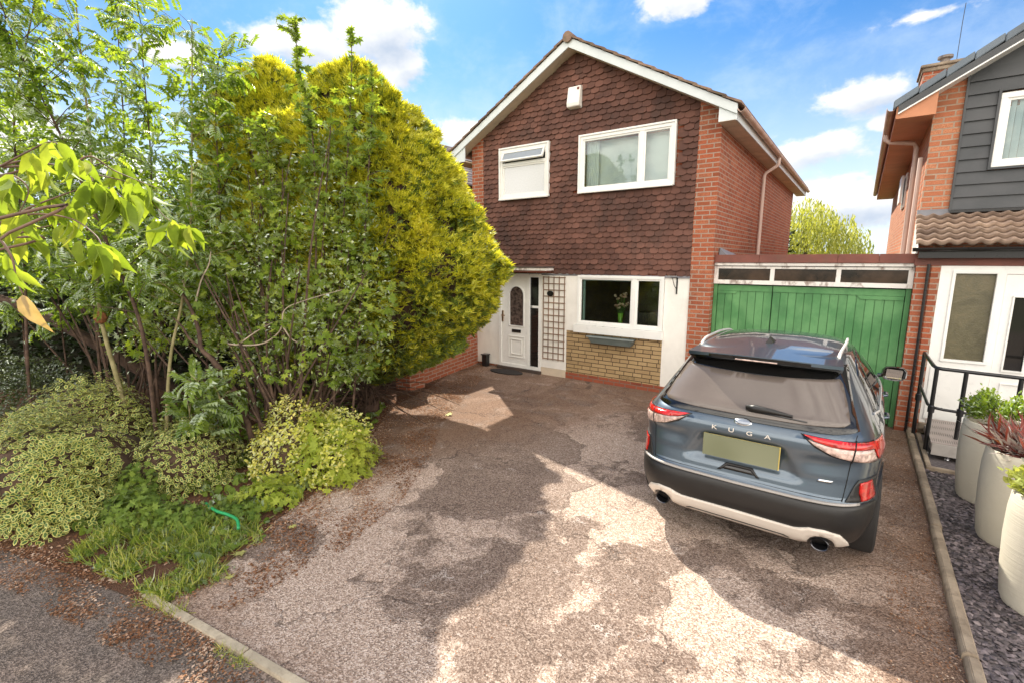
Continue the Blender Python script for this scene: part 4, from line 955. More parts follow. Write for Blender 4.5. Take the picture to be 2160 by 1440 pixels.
# order: roof edge, rear edge top, rear edge bottom, underside
for a, b in ((4, 0), (0, 1), (1, 2), (2, 3)):
    for i in range(n - 1): mb.f.append((a * n + i, a * n + i + 1, b * n + i + 1, b * n + i))
sp_o = mb.build('spoiler', paint, CAR, smooth=True, autos=35)
mb = MB()
for (yo, zo, kx) in ((-.004, 1.612, .97), (-.004, 1.586, .97), (.054, 1.548, .955), (.20, 1.540, .95)):
    for i in range(n):
        u = -1 + 2 * i / (n - 1); mb.v.append(tuple(CM @ Vector((.605 * kx * u, .42 + .16 * abs(u) ** 3 + yo, zo - .035 * abs(u) ** 2.5))))
for a in range(3):
    for i in range(n - 1): mb.f.append((a * n + i, a * n + i + 1, (a + 1) * n + i + 1, (a + 1) * n + i))
mb.build('spoiler_underside', gloss_black, CAR, smooth=True, autos=35)
mb = MB(); q = [CM @ Vector((x, .406 + .16 * abs(x / .605) ** 3, 1.586 - .035 * abs(x / .635) ** 2.5)) for x in np.linspace(-.16, .16, 9)]
mb.tube(q, .006, 6); mb.build('high_brake_light', clear_lens, CAR)
mb = MB()
def SP(x, z, o): return CM @ CS(s_of_x(x, z), z, o)
mb.tube([SP(.0, 1.215, .03), SP(.06, 1.213, .045), SP(.20, 1.208, .045), SP(.33, 1.204, .03)], [.022, .028, .020, .010], 8)
wp = mb.build('rear_wiper', plastic, CAR, smooth=True)
MB().tube([SP(.02, 1.198, .022), SP(.25, 1.193, .022), SP(.43, 1.186, .02)], .006, 6).build('wiper_blade', gloss_black, wp)
# shark fin
MB().add([tuple(CM @ Vector(p)) for p in [(-.035, 1.0, 1.645), (.035, 1.0, 1.645), (.035, 1.16, 1.655), (-.035, 1.16, 1.655), (0, 1.015, 1.715), (0, 1.05, 1.715)]], [(0, 1, 4), (1, 2, 5, 4), (2, 3, 5), (3, 0, 4, 5)]).build('antenna_fin', plastic, CAR, bevel=.004)
# roof rails
for s in (-1, 1):
    pth = []
    def roof_at(x, y):
        for zz in np.arange(1.664, 1.50, -.002):
            w = tabv(HW, zz); r = tabv(RE, zz); f = tabv(FR, zz); mid = (r + f) / 2 - .1; hl = (f - mid) if y > mid else (mid - r); n_ = max(3.8, 6.6 - (zz - 1.08) * 6.0) * (.7 if y > mid else 1)
            if abs(x / w) ** n_ + abs((y - mid) / hl) ** n_ <= 1: return zz
        return 1.55
    for i in range(16):
        t = i / 15; y = .80 + t * 1.35; xx = .575 - .02 * (2 * t - 1) ** 2
        lift = .024 * min(1, min(t, 1 - t) * 7) ** .6
        pth.append(CM @ Vector((s * xx, y, roof_at(xx, y) + lift - .002)))
    MB().tube(pth, .0125, 8).build('roof_rail', rail_mat, CAR, smooth=True)
# lamps
lampR = [('x', .40, 1.132), ('x', .60, 1.122), ('x', .74, 1.114), ('y', .42, 1.10, 1), ('y', .66, 1.085, 1), ('y', .64, .98, 1), ('y', .42, .952, 1), ('x', .86, .952), ('x', .74, .978), ('x', .60, 1.010), ('x', .50, 1.055)]
lampT = [('x', .42, 1.125), ('x', .60, 1.116), ('x', .74, 1.109), ('y', .42, 1.094, 1), ('y', .64, 1.08, 1), ('y', .62, .988, 1), ('y', .42, .96, 1), ('x', .882, .960), ('x', .868, 1.0), ('x', .85, 1.055), ('x', .60, 1.078), ('x', .50, 1.095)]
lampC = [('x', .455, 1.098), ('x', .60, 1.075), ('x', .844, 1.052), ('x', .862, 1.0), ('x', .876, .962), ('x', .82, .966), ('x', .74, .986), ('x', .61, 1.018), ('x', .52, 1.060)]
for f_ in (lambda p: p, mir):
    lp = carpatch('tail_lamp', f_(lampR), gloss_black, CAR, .006, .012, .03)
    carpatch('red_lens', f_(lampT), red_lens, lp, .013, .008, .025)
    carpatch('pale_lens', f_(lampC), clear_lens, lp, .011, .006, .025)
    carpatch('lamp_gap', f_([('x', .722, .97), ('x', .729, .97), ('x', .742, 1.12), ('x', .735, 1.12)]), seam, lp, .0145, .002, .03)
    carpatch('reflector', f_([('x', .81, .665), ('x', .79, .735), ('x', .79, .81), ('x', .855, .815), ('x', .865, .76), ('x', .885, .66)]), red_lens, CAR, .016, .012, .02)
    carpatch('bumper_insert', f_([('x', .72, .668), ('x', .76, .79), ('x', .785, .835), ('y', .40, .83, 1), ('y', .44, .70, 1), ('y', .42, .655, 1)]), plastic, CAR, .008, .01, .03)
    carpatch('tailgate_seam', f_([('x', .700, .668), ('x', .712, .80), ('x', .725, .97), ('x', .735, 1.11), ('x', .743, 1.15), ('x', .748, 1.15), ('x', .740, 1.11), ('x', .730, .97), ('x', .717, .80), ('x', .705, .668)][::-1]), seam, CAR, .0015, .004, .03)
carpatch('lower_seam', [('x', -.70, .672), ('x', 0, .668), ('x', .70, .672), ('x', .70, .680), ('x', 0, .676), ('x', -.70, .680)], seam, CAR, .002, .004, .04)
carpatch('boot_release', [('x', -.135, .725), ('x', -.085, .765), ('x', .085, .765), ('x', .135, .725)][::-1], gloss_black, CAR, .004, .006, .02)
carpatch('boot_release_rim', [('x', -.16, .712), ('x', -.10, .775), ('x', .10, .775), ('x', .16, .712), ('x', .135, .712), ('x', .088, .760), ('x', -.088, .760), ('x', -.135, .712)][::-1], plastic, CAR, .008, .008, .02)
# number plate with nothing on it
pl_m, t_, out_ = newmat('blurred_plate'); co = objco(t_)
gx = t_.noise(co, 2.2, 1, .3)
pp = principled(t_, t_.mix(t_.maprange(gx, .35, .65), (.14, .15, .085), (.19, .20, .125)), .6); t_.l.new(pp.outputs[0], out_.inputs[0])
def cbox(x0, x1, y0, y1, z0, z1): return [tuple(CM @ Vector(p)) for p in [(x0, y0, z0), (x1, y0, z0), (x1, y1, z0), (x0, y1, z0), (x0, y0, z1), (x1, y0, z1), (x1, y1, z1), (x0, y1, z1)]]
BF = [(0, 3, 2, 1), (4, 5, 6, 7), (0, 1, 5, 4), (1, 2, 6, 5), (2, 3, 7, 6), (3, 0, 4, 7)]
np_ = MB().add(cbox(-.285, .285, .058, .070, .815, 1.0), BF).build('number_plate', M('plate_yellow', (.55, .43, .12), .5), CAR)
MB().add(cbox(-.283, .279, .050, .0575, .817, 1.002), BF).build('plate_face', pl_m, np_, bevel=.002)
# badge, lettering
bd = [(.0 + .066 * math.cos(t), 1.133 + .024 * math.sin(t)) for t in np.linspace(0, 2 * math.pi, 29)[:-1]]
badge = carpatch('oval_badge', [('x', a, b) for a, b in bd], chrome, CAR, .012, .012, .02)
carpatch('badge_field', [('x', a * .86, 1.133 + (b - 1.133) * .78) for a, b in bd], M('badge_blue', (.30, .33, .38), .25, metal=.6), badge, .0145, .004, .02)
def text_part(txt, size, x, z, y, tilt, mat, parent, name, ext=.004, shear=0, sx=1.0):
    cu = bpy.data.curves.new(name, 'FONT'); cu.body = txt; cu.size = size; cu.extrude = ext; cu.align_x = 'CENTER'; cu.align_y = 'CENTER'; cu.shear = shear
    to = bpy.data.objects.new(name, cu); COL.objects.link(to)
    dg = bpy.context.evaluated_depsgraph_get(); me = bpy.data.meshes.new_from_object(to.evaluated_get(dg)); bpy.data.objects.remove(to)
    mt = CM @ Matrix.Translation((x, y, z)) @ Matrix.Rotation(R(90 + tilt), 4, 'X') @ Matrix.Diagonal((sx, 1, 1, 1)); me.transform(mt)
    me.materials.clear(); me.materials.append(mat); o = bpy.data.objects.new(name, me); COL.objects.link(o); adopt(o, parent); return o
text_part('Ford', .036, 0, 1.133, CS(0, 1.133, .016).y, -38, chrome, badge, 'badge_script', .001, .3, 1.35)
for ch_, x in zip('KUGA', (-.205, -.075, .06, .19)):
    p = CS(s_of_x(x, 1.065), 1.065, .006)
    text_part(ch_, .046, x, 1.065, p.y - .003, -8, silver_p, CAR, 'letter', .003, 0, 1.45)
carpatch('small_badge', [('x', .535, .795), ('x', .625, .795), ('x', .635, .815), ('x', .545, .815)], chrome, CAR, .006, .006, .02)
# sides: windows, arches, wheels, handles, mirrors
for sg in (1, -1):
    f_ = (lambda p: p) if sg == 1 else mir
    gls = [('y', .78, 1.20, 1), ('y', 1.15, 1.135, 1), ('y', 2.2, 1.10, 1), ('y', 3.18, 1.09, 1), ('y', 3.22, 1.12, 1), ('y', 2.85, 1.36, 1), ('y', 2.50, 1.52, 1), ('y', 2.2, 1.555, 1), ('y', 1.7, 1.56, 1), ('y', 1.2, 1.53, 1), ('y', .95, 1.46, 1)]
    sgw = carpatch('side_window', f_(gls), side_glass, CAR, .005, .010, .05)
    trim = [('y', .74, 1.195, 1), ('y', 1.15, 1.125, 1), ('y', 2.2, 1.088, 1), ('y', 3.2, 1.075, 1), ('y', 3.2, 1.088, 1), ('y', 2.2, 1.101, 1), ('y', 1.16, 1.138, 1), ('y', .78, 1.205, 1)]
    carpatch('window_trim', f_(trim), rail_mat, CAR, .012, .01, .05)
    for yc in (2.28, 1.33):
        tl = .10 if yc > 2 else .16
        carpatch('door_pillar', f_([('y', yc - .035, 1.11, 1), ('y', yc + .035, 1.11, 1), ('y', yc + .035 + tl * .3, 1.545, 1), ('y', yc - .035 + tl * .3, 1.55, 1)]), gloss_black, CAR, .008, .006, .04)
    for yc, zt in ((1.36, 1.10), (2.30, 1.09), (3.25, 1.05)):
        carpatch('door_seam', f_([('y', yc - .003, .42, 1), ('y', yc + .003, .42, 1), ('y', yc + .003, zt, 1), ('y', yc - .003, zt, 1)]), seam, CAR, .0015, .004, .05)
    carpatch('sill_cladding', f_([('y', 1.25, .23, 1), ('y', 3.4, .23, 1), ('y', 3.4, .40, 1), ('y', 1.25, .40, 1)]), plastic, CAR, .010, .012, .06)
    for yc in (1.50, 2.42):
        mb = MB(); z = .98; xx = tabv(HW, z)
        mb.tube([CM @ Vector((sg * (xx - .02), yc, z)), CM @ Vector((sg * (xx + .022), yc + .03, z + .003)), CM @ Vector((sg * (xx + .022), yc + .17, z + .003)), CM @ Vector((sg * (xx - .02), yc + .20, z))], [.012, .014, .014, .012], 8)
        mb.build('door_handle', paint, CAR, smooth=True)
    for yc in (.84, 3.56):
        cz = .345
        ring = [('y', yc + .42 * math.cos(R(a)), cz + .42 * math.sin(R(a)), 1) for a in range(-14, 195, 12)] + [('y', yc + .355 * math.cos(R(a)), cz + .355 * math.sin(R(a)), 1) for a in range(194, -15, -12)]
        carpatch('arch_cladding', f_(ring), plastic, CAR, .012, .015, .05)
        hole = [('y', yc + .36 * math.cos(R(a)), cz + .36 * math.sin(R(a)), 1) for a in range(-18, 199, 12)]
        carpatch('wheel_well', f_(hole), seam, CAR, .004, .006, .06)
        whl = MB(); n = 40; prof = [(.215, .60), (.33, .60), (.345, .62), (.352, .66), (.352, .78), (.345, .82), (.325, .835), (.235, .835), (.225, .82), (.225, .70)]
        k0 = 0
        off_ = .108
        for r_, xw in prof:
            for j in range(n):
                a_ = 2 * math.pi * j / n; whl.v.append(tuple(CM @ Vector((sg * (xw + off_), yc + r_ * math.cos(a_), .352 + r_ * math.sin(a_)))))
        for i in range(len(prof) - 1):
            for j in range(n): whl.f.append((i * n + j, i * n + (j + 1) % n, (i + 1) * n + (j + 1) % n, (i + 1) * n + j))
        W_ = empty('wheel', tuple(CM @ Vector((sg * .8, yc, .35)))); adopt2 = W_.location.copy(); W_.parent = CAR; W_.matrix_parent_inverse = world_of(CAR).inverted()
        whl.build('tyre', tyre_mat, W_, smooth=True, autos=35)
        rim = MB()
        for q in range(5):
            a_ = 2 * math.pi * q / 5
            for da in (-.16, .16):
                c0 = Vector((sg * .905, yc + .05 * math.cos(a_), .352 + .05 * math.sin(a_))); c1 = Vector((sg * .90, yc + .225 * math.cos(a_ + da), .352 + .225 * math.sin(a_ + da)))
                rim.tube([CM @ c0, CM @ c1], [.028, .018], 6)
        rim.tube([CM @ Vector((sg * .86, yc, .352)), CM @ Vector((sg * .912, yc, .352))], .055, 16)
        for j in range(24):
            a0 = 2 * math.pi * j / 24; a1 = 2 * math.pi * (j + 1) / 24
            rim.add([tuple(CM @ Vector((sg * x_, yc + r_ * math.cos(a), .352 + r_ * math.sin(a)))) for a in (a0, a1) for x_, r_ in ((.905, .236), (.905, .215), (.75, .20))], [(0, 1, 4, 3), (1, 2, 5, 4)])
        rim.build('rim', rail_mat, W_, smooth=True, autos=40)
    # door mirror
    mm = MB(); c0 = Vector((sg * 1.01, 3.02, 1.13)); n = 14
    for (dy, kx, kz) in ((-.055, .085, .062), (-.06, .105, .078), (-.02, .118, .086), (.04, .11, .078), (.085, .07, .05), (.10, .02, .015)):
        for j in range(n):
            a_ = 2 * math.pi * j / n; cx_ = math.cos(a_); sx_ = math.sin(a_); k_ = (abs(cx_) ** 3.2 + abs(sx_) ** 3.2) ** (-1 / 3.2)
            mm.v.append(tuple(CM @ (c0 + Vector((kx * cx_ * k_, dy, kz * sx_ * k_)))))
    for i in range(5):
        for j in range(n): mm.f.append((i * n + j, i * n + (j + 1) % n, (i + 1) * n + (j + 1) % n, (i + 1) * n + j))
    mm.f.append(tuple(5 * n + j for j in range(n)))
    mo = mm.build('door_mirror', gloss_black, CAR, smooth=True, autos=50)
    MB().add([tuple(CM @ (c0 + Vector((x, -.056, z)))) for x, z in ((-.078, -.05), (.07, -.055), (.078, .05), (-.07, .055))], [(0, 1, 2, 3)]).build('mirror_glass', M('mirror_glass', (.5, .5, .5), .02, metal=1, var=0) if sg == 1 else bpy.data.materials['mirror_glass'], mo)
    MB().tube([CM @ Vector((sg * .86, 3.05, 1.08)), CM @ Vector((sg * .96, 3.04, 1.10))], .022, 8).build('mirror_arm', gloss_black, mo)

# ================================================================ planting
_f = 1011.0; _p = R(9.65); _y = R(35.8)
_F = Vector((-math.sin(_y) * math.cos(_p), math.cos(_y) * math.cos(_p), -math.sin(_p))); _Rt = Vector((math.cos(_y), math.sin(_y), 0)); _U = _Rt.cross(_F)
def at(x, y, D): return Vector((0, 0, 2.42)) + (_F * _f + _Rt * (x - 1080) + _U * (720 - y)) * (D / _f)     # a measured point of the photo at distance D
def unit(a): return a / np.maximum(np.linalg.norm(a, axis=-1, keepdims=True), 1e-9)
# leaf templates: length along +x, width along y, normal z
T_SIMPLE = (np.array([[0, 0, 0], [.5, .30, .10], [1, 0, -.05], [.5, -.30, .10]]), [(0, 1, 2), (0, 2, 3)])
T_OVAL = (np.array([[0, 0, 0], [.28, .27, .08], [.28, 0, .02], [.28, -.27, .08], [.68, .26, .05], [.68, 0, 0], [.68, -.26, .05], [1, 0, -.12]]),
          [(0, 2, 1), (0, 3, 2), (1, 2, 5), (1, 5, 4), (2, 3, 6), (2, 6, 5), (4, 5, 7), (5, 6, 7)])
def star(lobes):
    v = [(0, 0, 0)]; 
    for a, r in lobes: v.append((r * math.cos(R(a)) * 1.0, r * math.sin(R(a)), .10 * (abs(a) / 150) ** 1.2 - .04 * r))
    return np.array(v, float), [(0, i, i + 1) for i in range(1, len(v) - 1)]
T_MAPLE = star([(-150, .38), (-112, .30), (-88, .72), (-66, .42), (-42, .88), (-20, .50), (0, 1.05), (20, .50), (42, .88), (66, .42), (88, .72), (112, .30), (150, .38)])
T_ROUND = star([(-160, .30), (-110, .42), (-60, .50), (-20, .62), (0, .72), (20, .62), (60, .50), (110, .42), (160, .30)])
def pinnate(n=6, ll=.30, w=.10):
    V = []; F = []
    def leaf(o, d, L, wd, zz):
        k = len(V); d = np.array(d, float); d /= np.linalg.norm(d); s = np.array([-d[1], d[0], 0]); o = np.array(o, float)
        V.extend([o, o + d * L * .5 + s * wd + [0, 0, .02], o + d * L + [0, 0, zz], o + d * L * .5 - s * wd + [0, 0, .02]]); F.extend([(k, k + 1, k + 2), (k, k + 2, k + 3)])
    for i in range(n):
        t = .22 + .70 * i / (n - 1); zc = -.22 * t * t; l = ll * (1 - .25 * abs(t - .5))
        leaf((t, 0, zc), (.45, 1, 0), l, w * .9, zc - .05); leaf((t, 0, zc), (.45, -1, 0), l, w * .9, zc - .05)
    leaf((.95, 0, -.2), (1, 0, 0), ll, w, -.27)
    k = len(V); V.extend([np.array([0, .006, 0]), np.array([0, -.006, 0]), np.array([.96, 0, -.2])]); F.append((k, k + 1, k + 2))
    return np.array(V), F
T_PIN = pinnate()
def spray(nf=6, seed=1):
    r = np.random.default_rng(seed); V = []; F = []
    for i in range(nf):
        a = -1.05 + 2.1 * i / (nf - 1) + r.uniform(-.12, .12); L = 1.0 - .35 * abs(a) + r.uniform(-.12, .12); z = r.uniform(-.18, .22)
        d = np.array([math.cos(a), math.sin(a), z]); s = np.array([-math.sin(a), math.cos(a), r.uniform(-.5, .5)]) * .085
        k = len(V); V += [np.zeros(3), d * L * .55 + s, d * L, d * L * .55 - s]; F += [(k, k + 1, k + 2), (k, k + 2, k + 3)]
    return np.array(V), F
T_SPRAY = spray()
T_BLADE = (np.array([[0, .035, 0], [0, -.035, 0], [.5, .025, .06], [.5, -.025, .06], [1, 0, -.10]]), [(0, 1, 3), (0, 3, 2), (2, 3, 4)])
T_SHARD = (np.array([[-.6, -.3, 0], [.5, -.42, .05], [.55, .35, 0], [-.4, .45, .06], [.0, .0, .22]]), [(0, 1, 4), (1, 2, 4), (2, 3, 4), (3, 0, 4)])
def scatter(name, T, P, D, size, mat, parent=None, up=None, roll=1.0, kind=None):
    """leaves of template T at points P, pointing along D"""
    P = np.asarray(P, float); D = unit(np.asarray(D, float)); n = len(P); size = np.broadcast_to(np.asarray(size, float), (n,))
    upv = np.tile(np.array([0, 0, 1.]), (n, 1)) if up is None else np.asarray(up, float)
    upv = upv + rng.normal(0, 1, (n, 3)) * roll * .6
    s = unit(np.cross(upv, D)); nn = unit(np.cross(D, s))
    tv, tf = T; tv = np.asarray(tv, float)
    V = P[:, None, :] + size[:, None, None] * (tv[None, :, 0:1] * D[:, None, :] + tv[None, :, 1:2] * s[:, None, :] + tv[None, :, 2:3] * nn[:, None, :])
    F = np.asarray(tf)[None] + (np.arange(n) * len(tv))[:, None, None]
    o = mesh_np(name, V.reshape(-1, 3), F.reshape(-1, 3), mat, parent)
    if kind: o['kind'] = kind
    return o
def bez(pts, n=10):
    """smooth path through points"""
    pts = [Vector(p) for p in pts]; out = []
    for i in range(len(pts) - 1):
        p0 = pts[max(i - 1, 0)]; p1 = pts[i]; p2 = pts[i + 1]; p3 = pts[min(i + 2, len(pts) - 1)]
        for j in range(n):
            t = j / n; out.append(.5 * ((2 * p1) + (p2 - p0) * t + (2 * p0 - 5 * p1 + 4 * p2 - p3) * t * t + (3 * p1 - p0 - 3 * p2 + p3) * t ** 3))
    out.append(pts[-1]); return out
rv = lambda s=1.0: Vector((random.gauss(0, s), random.gauss(0, s), random.gauss(0, s)))

# leaf materials
L_rowan = leafmat('rowan_leaf', (.10, .17, .032), (.23, .33, .055), .58, var=(.36, .44, .08))
L_maple = leafmat('maple_leaf', (.11, .18, .032), (.26, .36, .055), .58, var=(.48, .54, .09))
L_haw = leafmat('hawthorn_leaf', (.12, .16, .048), (.27, .33, .10), .52, var=(.50, .54, .20), gloss=.16)
L_haw2 = leafmat('elder_leaf', (.07, .125, .030), (.17, .26, .055), .5, var=(.34, .42, .10), gloss=.12)
L_dark = leafmat('dark_evergreen_leaf', (.016, .028, .010), (.036, .056, .018), .12, gloss=.06)
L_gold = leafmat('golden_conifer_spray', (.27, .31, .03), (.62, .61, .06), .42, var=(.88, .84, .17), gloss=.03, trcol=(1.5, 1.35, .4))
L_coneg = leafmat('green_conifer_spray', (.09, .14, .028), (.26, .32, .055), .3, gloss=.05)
L_cherry = leafmat('cherry_leaf', (.14, .22, .035), (.27, .36, .055), .55, var=(.40, .44, .09), gloss=.02)
L_var = leafmat('variegated_green', (.07, .13, .035), (.13, .20, .06), .3, gloss=.15, rough=.45)
L_varm = leafmat('variegated_cream', (.56, .56, .16), (.72, .68, .28), .35, gloss=.2)
L_yel = leafmat('yellow_leaf', (.30, .36, .06), (.62, .60, .12), .4, var=(.80, .66, .30))
L_lime = leafmat('lime_leaf', (.26, .34, .045), (.46, .50, .08), .45)
L_fern = leafmat('weed_leaf', (.09, .16, .03), (.25, .33, .06), .4)
L_grass = leafmat('grass_blade', (.17, .22, .04), (.36, .40, .08), .4, var=(.62, .54, .22))
L_willow = leafmat('willow_leaf', (.26, .30, .07), (.50, .50, .13), .45, gloss=.1)
L_red = leafmat('dark_red_leaf', (.10, .018, .018), (.26, .045, .035), .3, var=(.18, .16, .05), gloss=.4)
L_litter = leafmat('leaf_litter', (.10, .040, .020), (.30, .15, .085), .1, var=(.72, .56, .45), gloss=.0)
L_dead = leafmat('dead_leaf', (.42, .28, .14), (.52, .38, .22), .3)
L_slate = M('slate_chip', (.085, .068, .070), .45, var=.3, isl=1.5, c2=(.16, .13, .13), vs=20, spec=.6)

# ---- back hedge: dense dark evergreen behind the bed
def hedge(path, h, w, n, label):
    T = thing('evergreen_hedge', path[0], label, 'hedge')
    pts = bez(path, 8); mb = MB(); k = len(pts)
    prof = [(-.30, 0), (-.34, .6), (-.26, .88), (0, .93), (.26, .88), (.34, .6), (.30, 0)]
    for i, p in enumerate(pts):
        d = (pts[min(i + 1, k - 1)] - pts[max(i - 1, 0)]).normalized(); s = Vector((-d.y, d.x, 0))
        hh = h * (1 + .08 * math.sin(i * 1.3) + .05 * math.sin(i * 3.1))
        for a, b in prof: mb.v.append(tuple(p + s * a * w * 1.15 + Vector((0, 0, b * hh * .97))))
    m_ = len(prof)
    for i in range(k - 1):
        for j in range(m_ - 1): mb.f.append((i * m_ + j, i * m_ + j + 1, (i + 1) * m_ + j + 1, (i + 1) * m_ + j))
    mb.build('branch_core', M('hedge_core', (.022, .022, .012), 1, var=.4), T)  # solid core, the deep shade inside the hedge put into its colour
    P = []; D = []
    for _ in range(n):
        i = random.randint(0, k - 2); t = random.random(); p = pts[i].lerp(pts[i + 1], t); d = (pts[i + 1] - pts[i]).normalized(); s = Vector((-d.y, d.x, 0))
        a = random.uniform(-1.1, 1.1); hh = h * (1 + .08 * math.sin((i + t) * 1.3) + .05 * math.sin((i + t) * 3.1))
        z = random.random() ** .7
        if random.random() < .25: q = p + s * a * w * .5 + Vector((0, 0, hh * random.uniform(.88, 1.04))); o = Vector((0, 0, 1))
        else:
            sg = 1 if a > 0 else -1; q = p + s * sg * w * random.uniform(.42, .66) * (1 - .25 * z) + Vector((0, 0, z * hh)); o = s * sg
        P.append(q + rv(.04)); D.append(o + rv(.6) + Vector((0, 0, .3)))
    scatter('foliage', T_SIMPLE, P, D, rng.uniform(.07, .15, n), L_dark, T); return T
hedge([(-16.5, -1.5, 0), (-13.5, 1.6, 0), (-11.2, 3.6, 0), (-9.0, 5.2, 0), (-8.2, 6.6, 0)], 2.75, 1.2, 42000, 'dense dark evergreen hedge behind the saplings and shrubs on the left')

# ---- golden conifer
CC = Vector((-6.20, 4.66, 0))
prof_r = [(.60, .45), (.75, .95), (1.0, 1.42), (1.3, 1.75), (1.7, 2.0), (2.3, 2.12), (2.8, 1.92), (3.2, 1.66), (3.8, 1.30), (4.3, 1.02), (4.6, .80), (4.85, .56), (5.05, .30), (5.15, .06)]
prof_2 = [(.6, .6), (2, 1.2), (3.5, 1.22), (4.1, 1.10), (4.6, .92), (4.95, .70), (5.2, .46), (5.38, .22), (5.45, .05)]
SQ = .62                                   # the crown is shallower along the line of the drive
VD = Vector((-.585, .811, 0)); RD = Vector((.811, .585, 0))
GC = thing('golden_conifer', CC, 'large golden-yellow rounded conifer overhanging the left of the drive', 'tree', 'golden conifers')
def crad(z, a, prof): return float(np.interp(z, [p[0] for p in prof], [p[1] for p in prof]))
lobes = []
random.seed(21)
for i in range(260):
    z = random.uniform(.7, 5.4); a = random.uniform(0, 2 * math.pi)
    lobes.append((z, a))
def conifer(center, n, hscale, rscale, T, greenfrac, zmin=.55, prof=prof_r):
    P = []; D = []; S_ = []; Pg = []; Dg = []; Sg = []
    n0 = 0
    while n0 < n:
        z = random.uniform(zmin, prof[-1][0]); a = random.uniform(0, 2 * math.pi)
        if random.random() > crad(z, a, prof) / 2.05 * .92 + .08: continue
        r = crad(z, a, prof); p0 = Vector((math.cos(a) * r, math.sin(a) * r, z))
        if noise.noise(p0 * 3.4 + center * 2) < -.22 and random.random() < .72: continue
        c = noise.noise(p0 * 1.9 + center) * .30 + noise.noise(p0 * 4.6 + center) * .16
        dep = random.random() ** 2 * .30
        rr = r * rscale * (1 + .0) + c * min(1, r) - dep
        q = center + RD * math.cos(a) * rr + VD * math.sin(a) * rr * SQ + Vector((0, 0, z * hscale + c * .3))
        slope_up = .35 + .75 * max(0, (z - 2.0) / 3.5)
        d = RD * math.cos(a) + VD * math.sin(a) / SQ * .8 + Vector((0, 0, slope_up)) + rv(.38)
        s = random.uniform(.07, .145)
        green = random.random() < greenfrac(z, dep, q)
        (Pg if green else P).append(q); (Dg if green else D).append(d); (Sg if green else S_).append(s); n0 += 1
    up = [Vector((random.gauss(0, 1), random.gauss(0, 1), .6)) for _ in P]
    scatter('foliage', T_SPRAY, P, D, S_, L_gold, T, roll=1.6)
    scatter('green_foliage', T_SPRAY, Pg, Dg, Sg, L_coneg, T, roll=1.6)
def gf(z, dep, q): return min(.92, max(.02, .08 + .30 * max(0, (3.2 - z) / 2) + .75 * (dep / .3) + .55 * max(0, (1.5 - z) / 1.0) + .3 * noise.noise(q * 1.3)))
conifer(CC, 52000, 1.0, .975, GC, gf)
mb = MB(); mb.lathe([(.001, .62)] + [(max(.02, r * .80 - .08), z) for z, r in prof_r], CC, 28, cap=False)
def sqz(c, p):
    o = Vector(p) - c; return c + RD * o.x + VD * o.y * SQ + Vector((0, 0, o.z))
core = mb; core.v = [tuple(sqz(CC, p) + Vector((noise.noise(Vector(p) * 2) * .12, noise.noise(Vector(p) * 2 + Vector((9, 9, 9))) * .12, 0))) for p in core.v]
core.build('dead_foliage_core', bark_dark, GC, smooth=True)  # solid dark core added to block light inside the crown, coloured like dead needles
mb = MB(); mb.tube(bez([CC, CC + Vector((.05, -.03, 1)), CC + Vector((0, 0, 3)), CC + Vector((0, 0, 5.2))], 5), [.17] * 5 + [.13] * 6 + [.05] * 5, 10)
mb.build('trunk', bark_dark, GC, smooth=True)
mb = MB()
for i in range(46):
    a = random.uniform(-2.6, .8); r0 = .12; r1 = random.uniform(.7, 1.5); b = CC + Vector((math.cos(a) * r0, math.sin(a) * r0, random.uniform(.1, .5)))
    e = CC + Vector((math.cos(a) * r1, math.sin(a) * r1, random.uniform(.05, .85))); m_ = b.lerp(e, .5) + Vector((0, 0, random.uniform(-.12, .2)))
    mb.tube(bez([b, m_, e], 4), [.014 * (1 - i_ / 10) for i_ in range(9)], 5)
mb.build('dead_branches', bark_dark, GC)
# a second, browner conifer to its left and behind
C2 = Vector((-7.70, 4.25, 0)); G2 = thing('golden_conifer', C2, 'second yellow conifer behind the saplings, its bronze-yellow top left of the larger one', 'tree', 'golden conifers')
conifer(C2, 22000, 1.0, 1.0, G2, lambda z, dep, q: min(.9, .08 + .6 * dep / .3), 1.6, prof_2)
mb = MB(); mb.lathe([(.001, .62)] + [(max(.02, r * .78 - .08), z * .98) for z, r in prof_2], C2, 20, cap=False); mb.v = [tuple(sqz(C2, p)) for p in mb.v]; mb.build('dead_foliage_core', bark_dark, G2, smooth=True)  # dark core added here too, to stop light passing through the crown
MB().tube([C2, C2 + Vector((0, 0, 4.8))], [.13, .03], 8).build('trunk', bark_dark, G2)

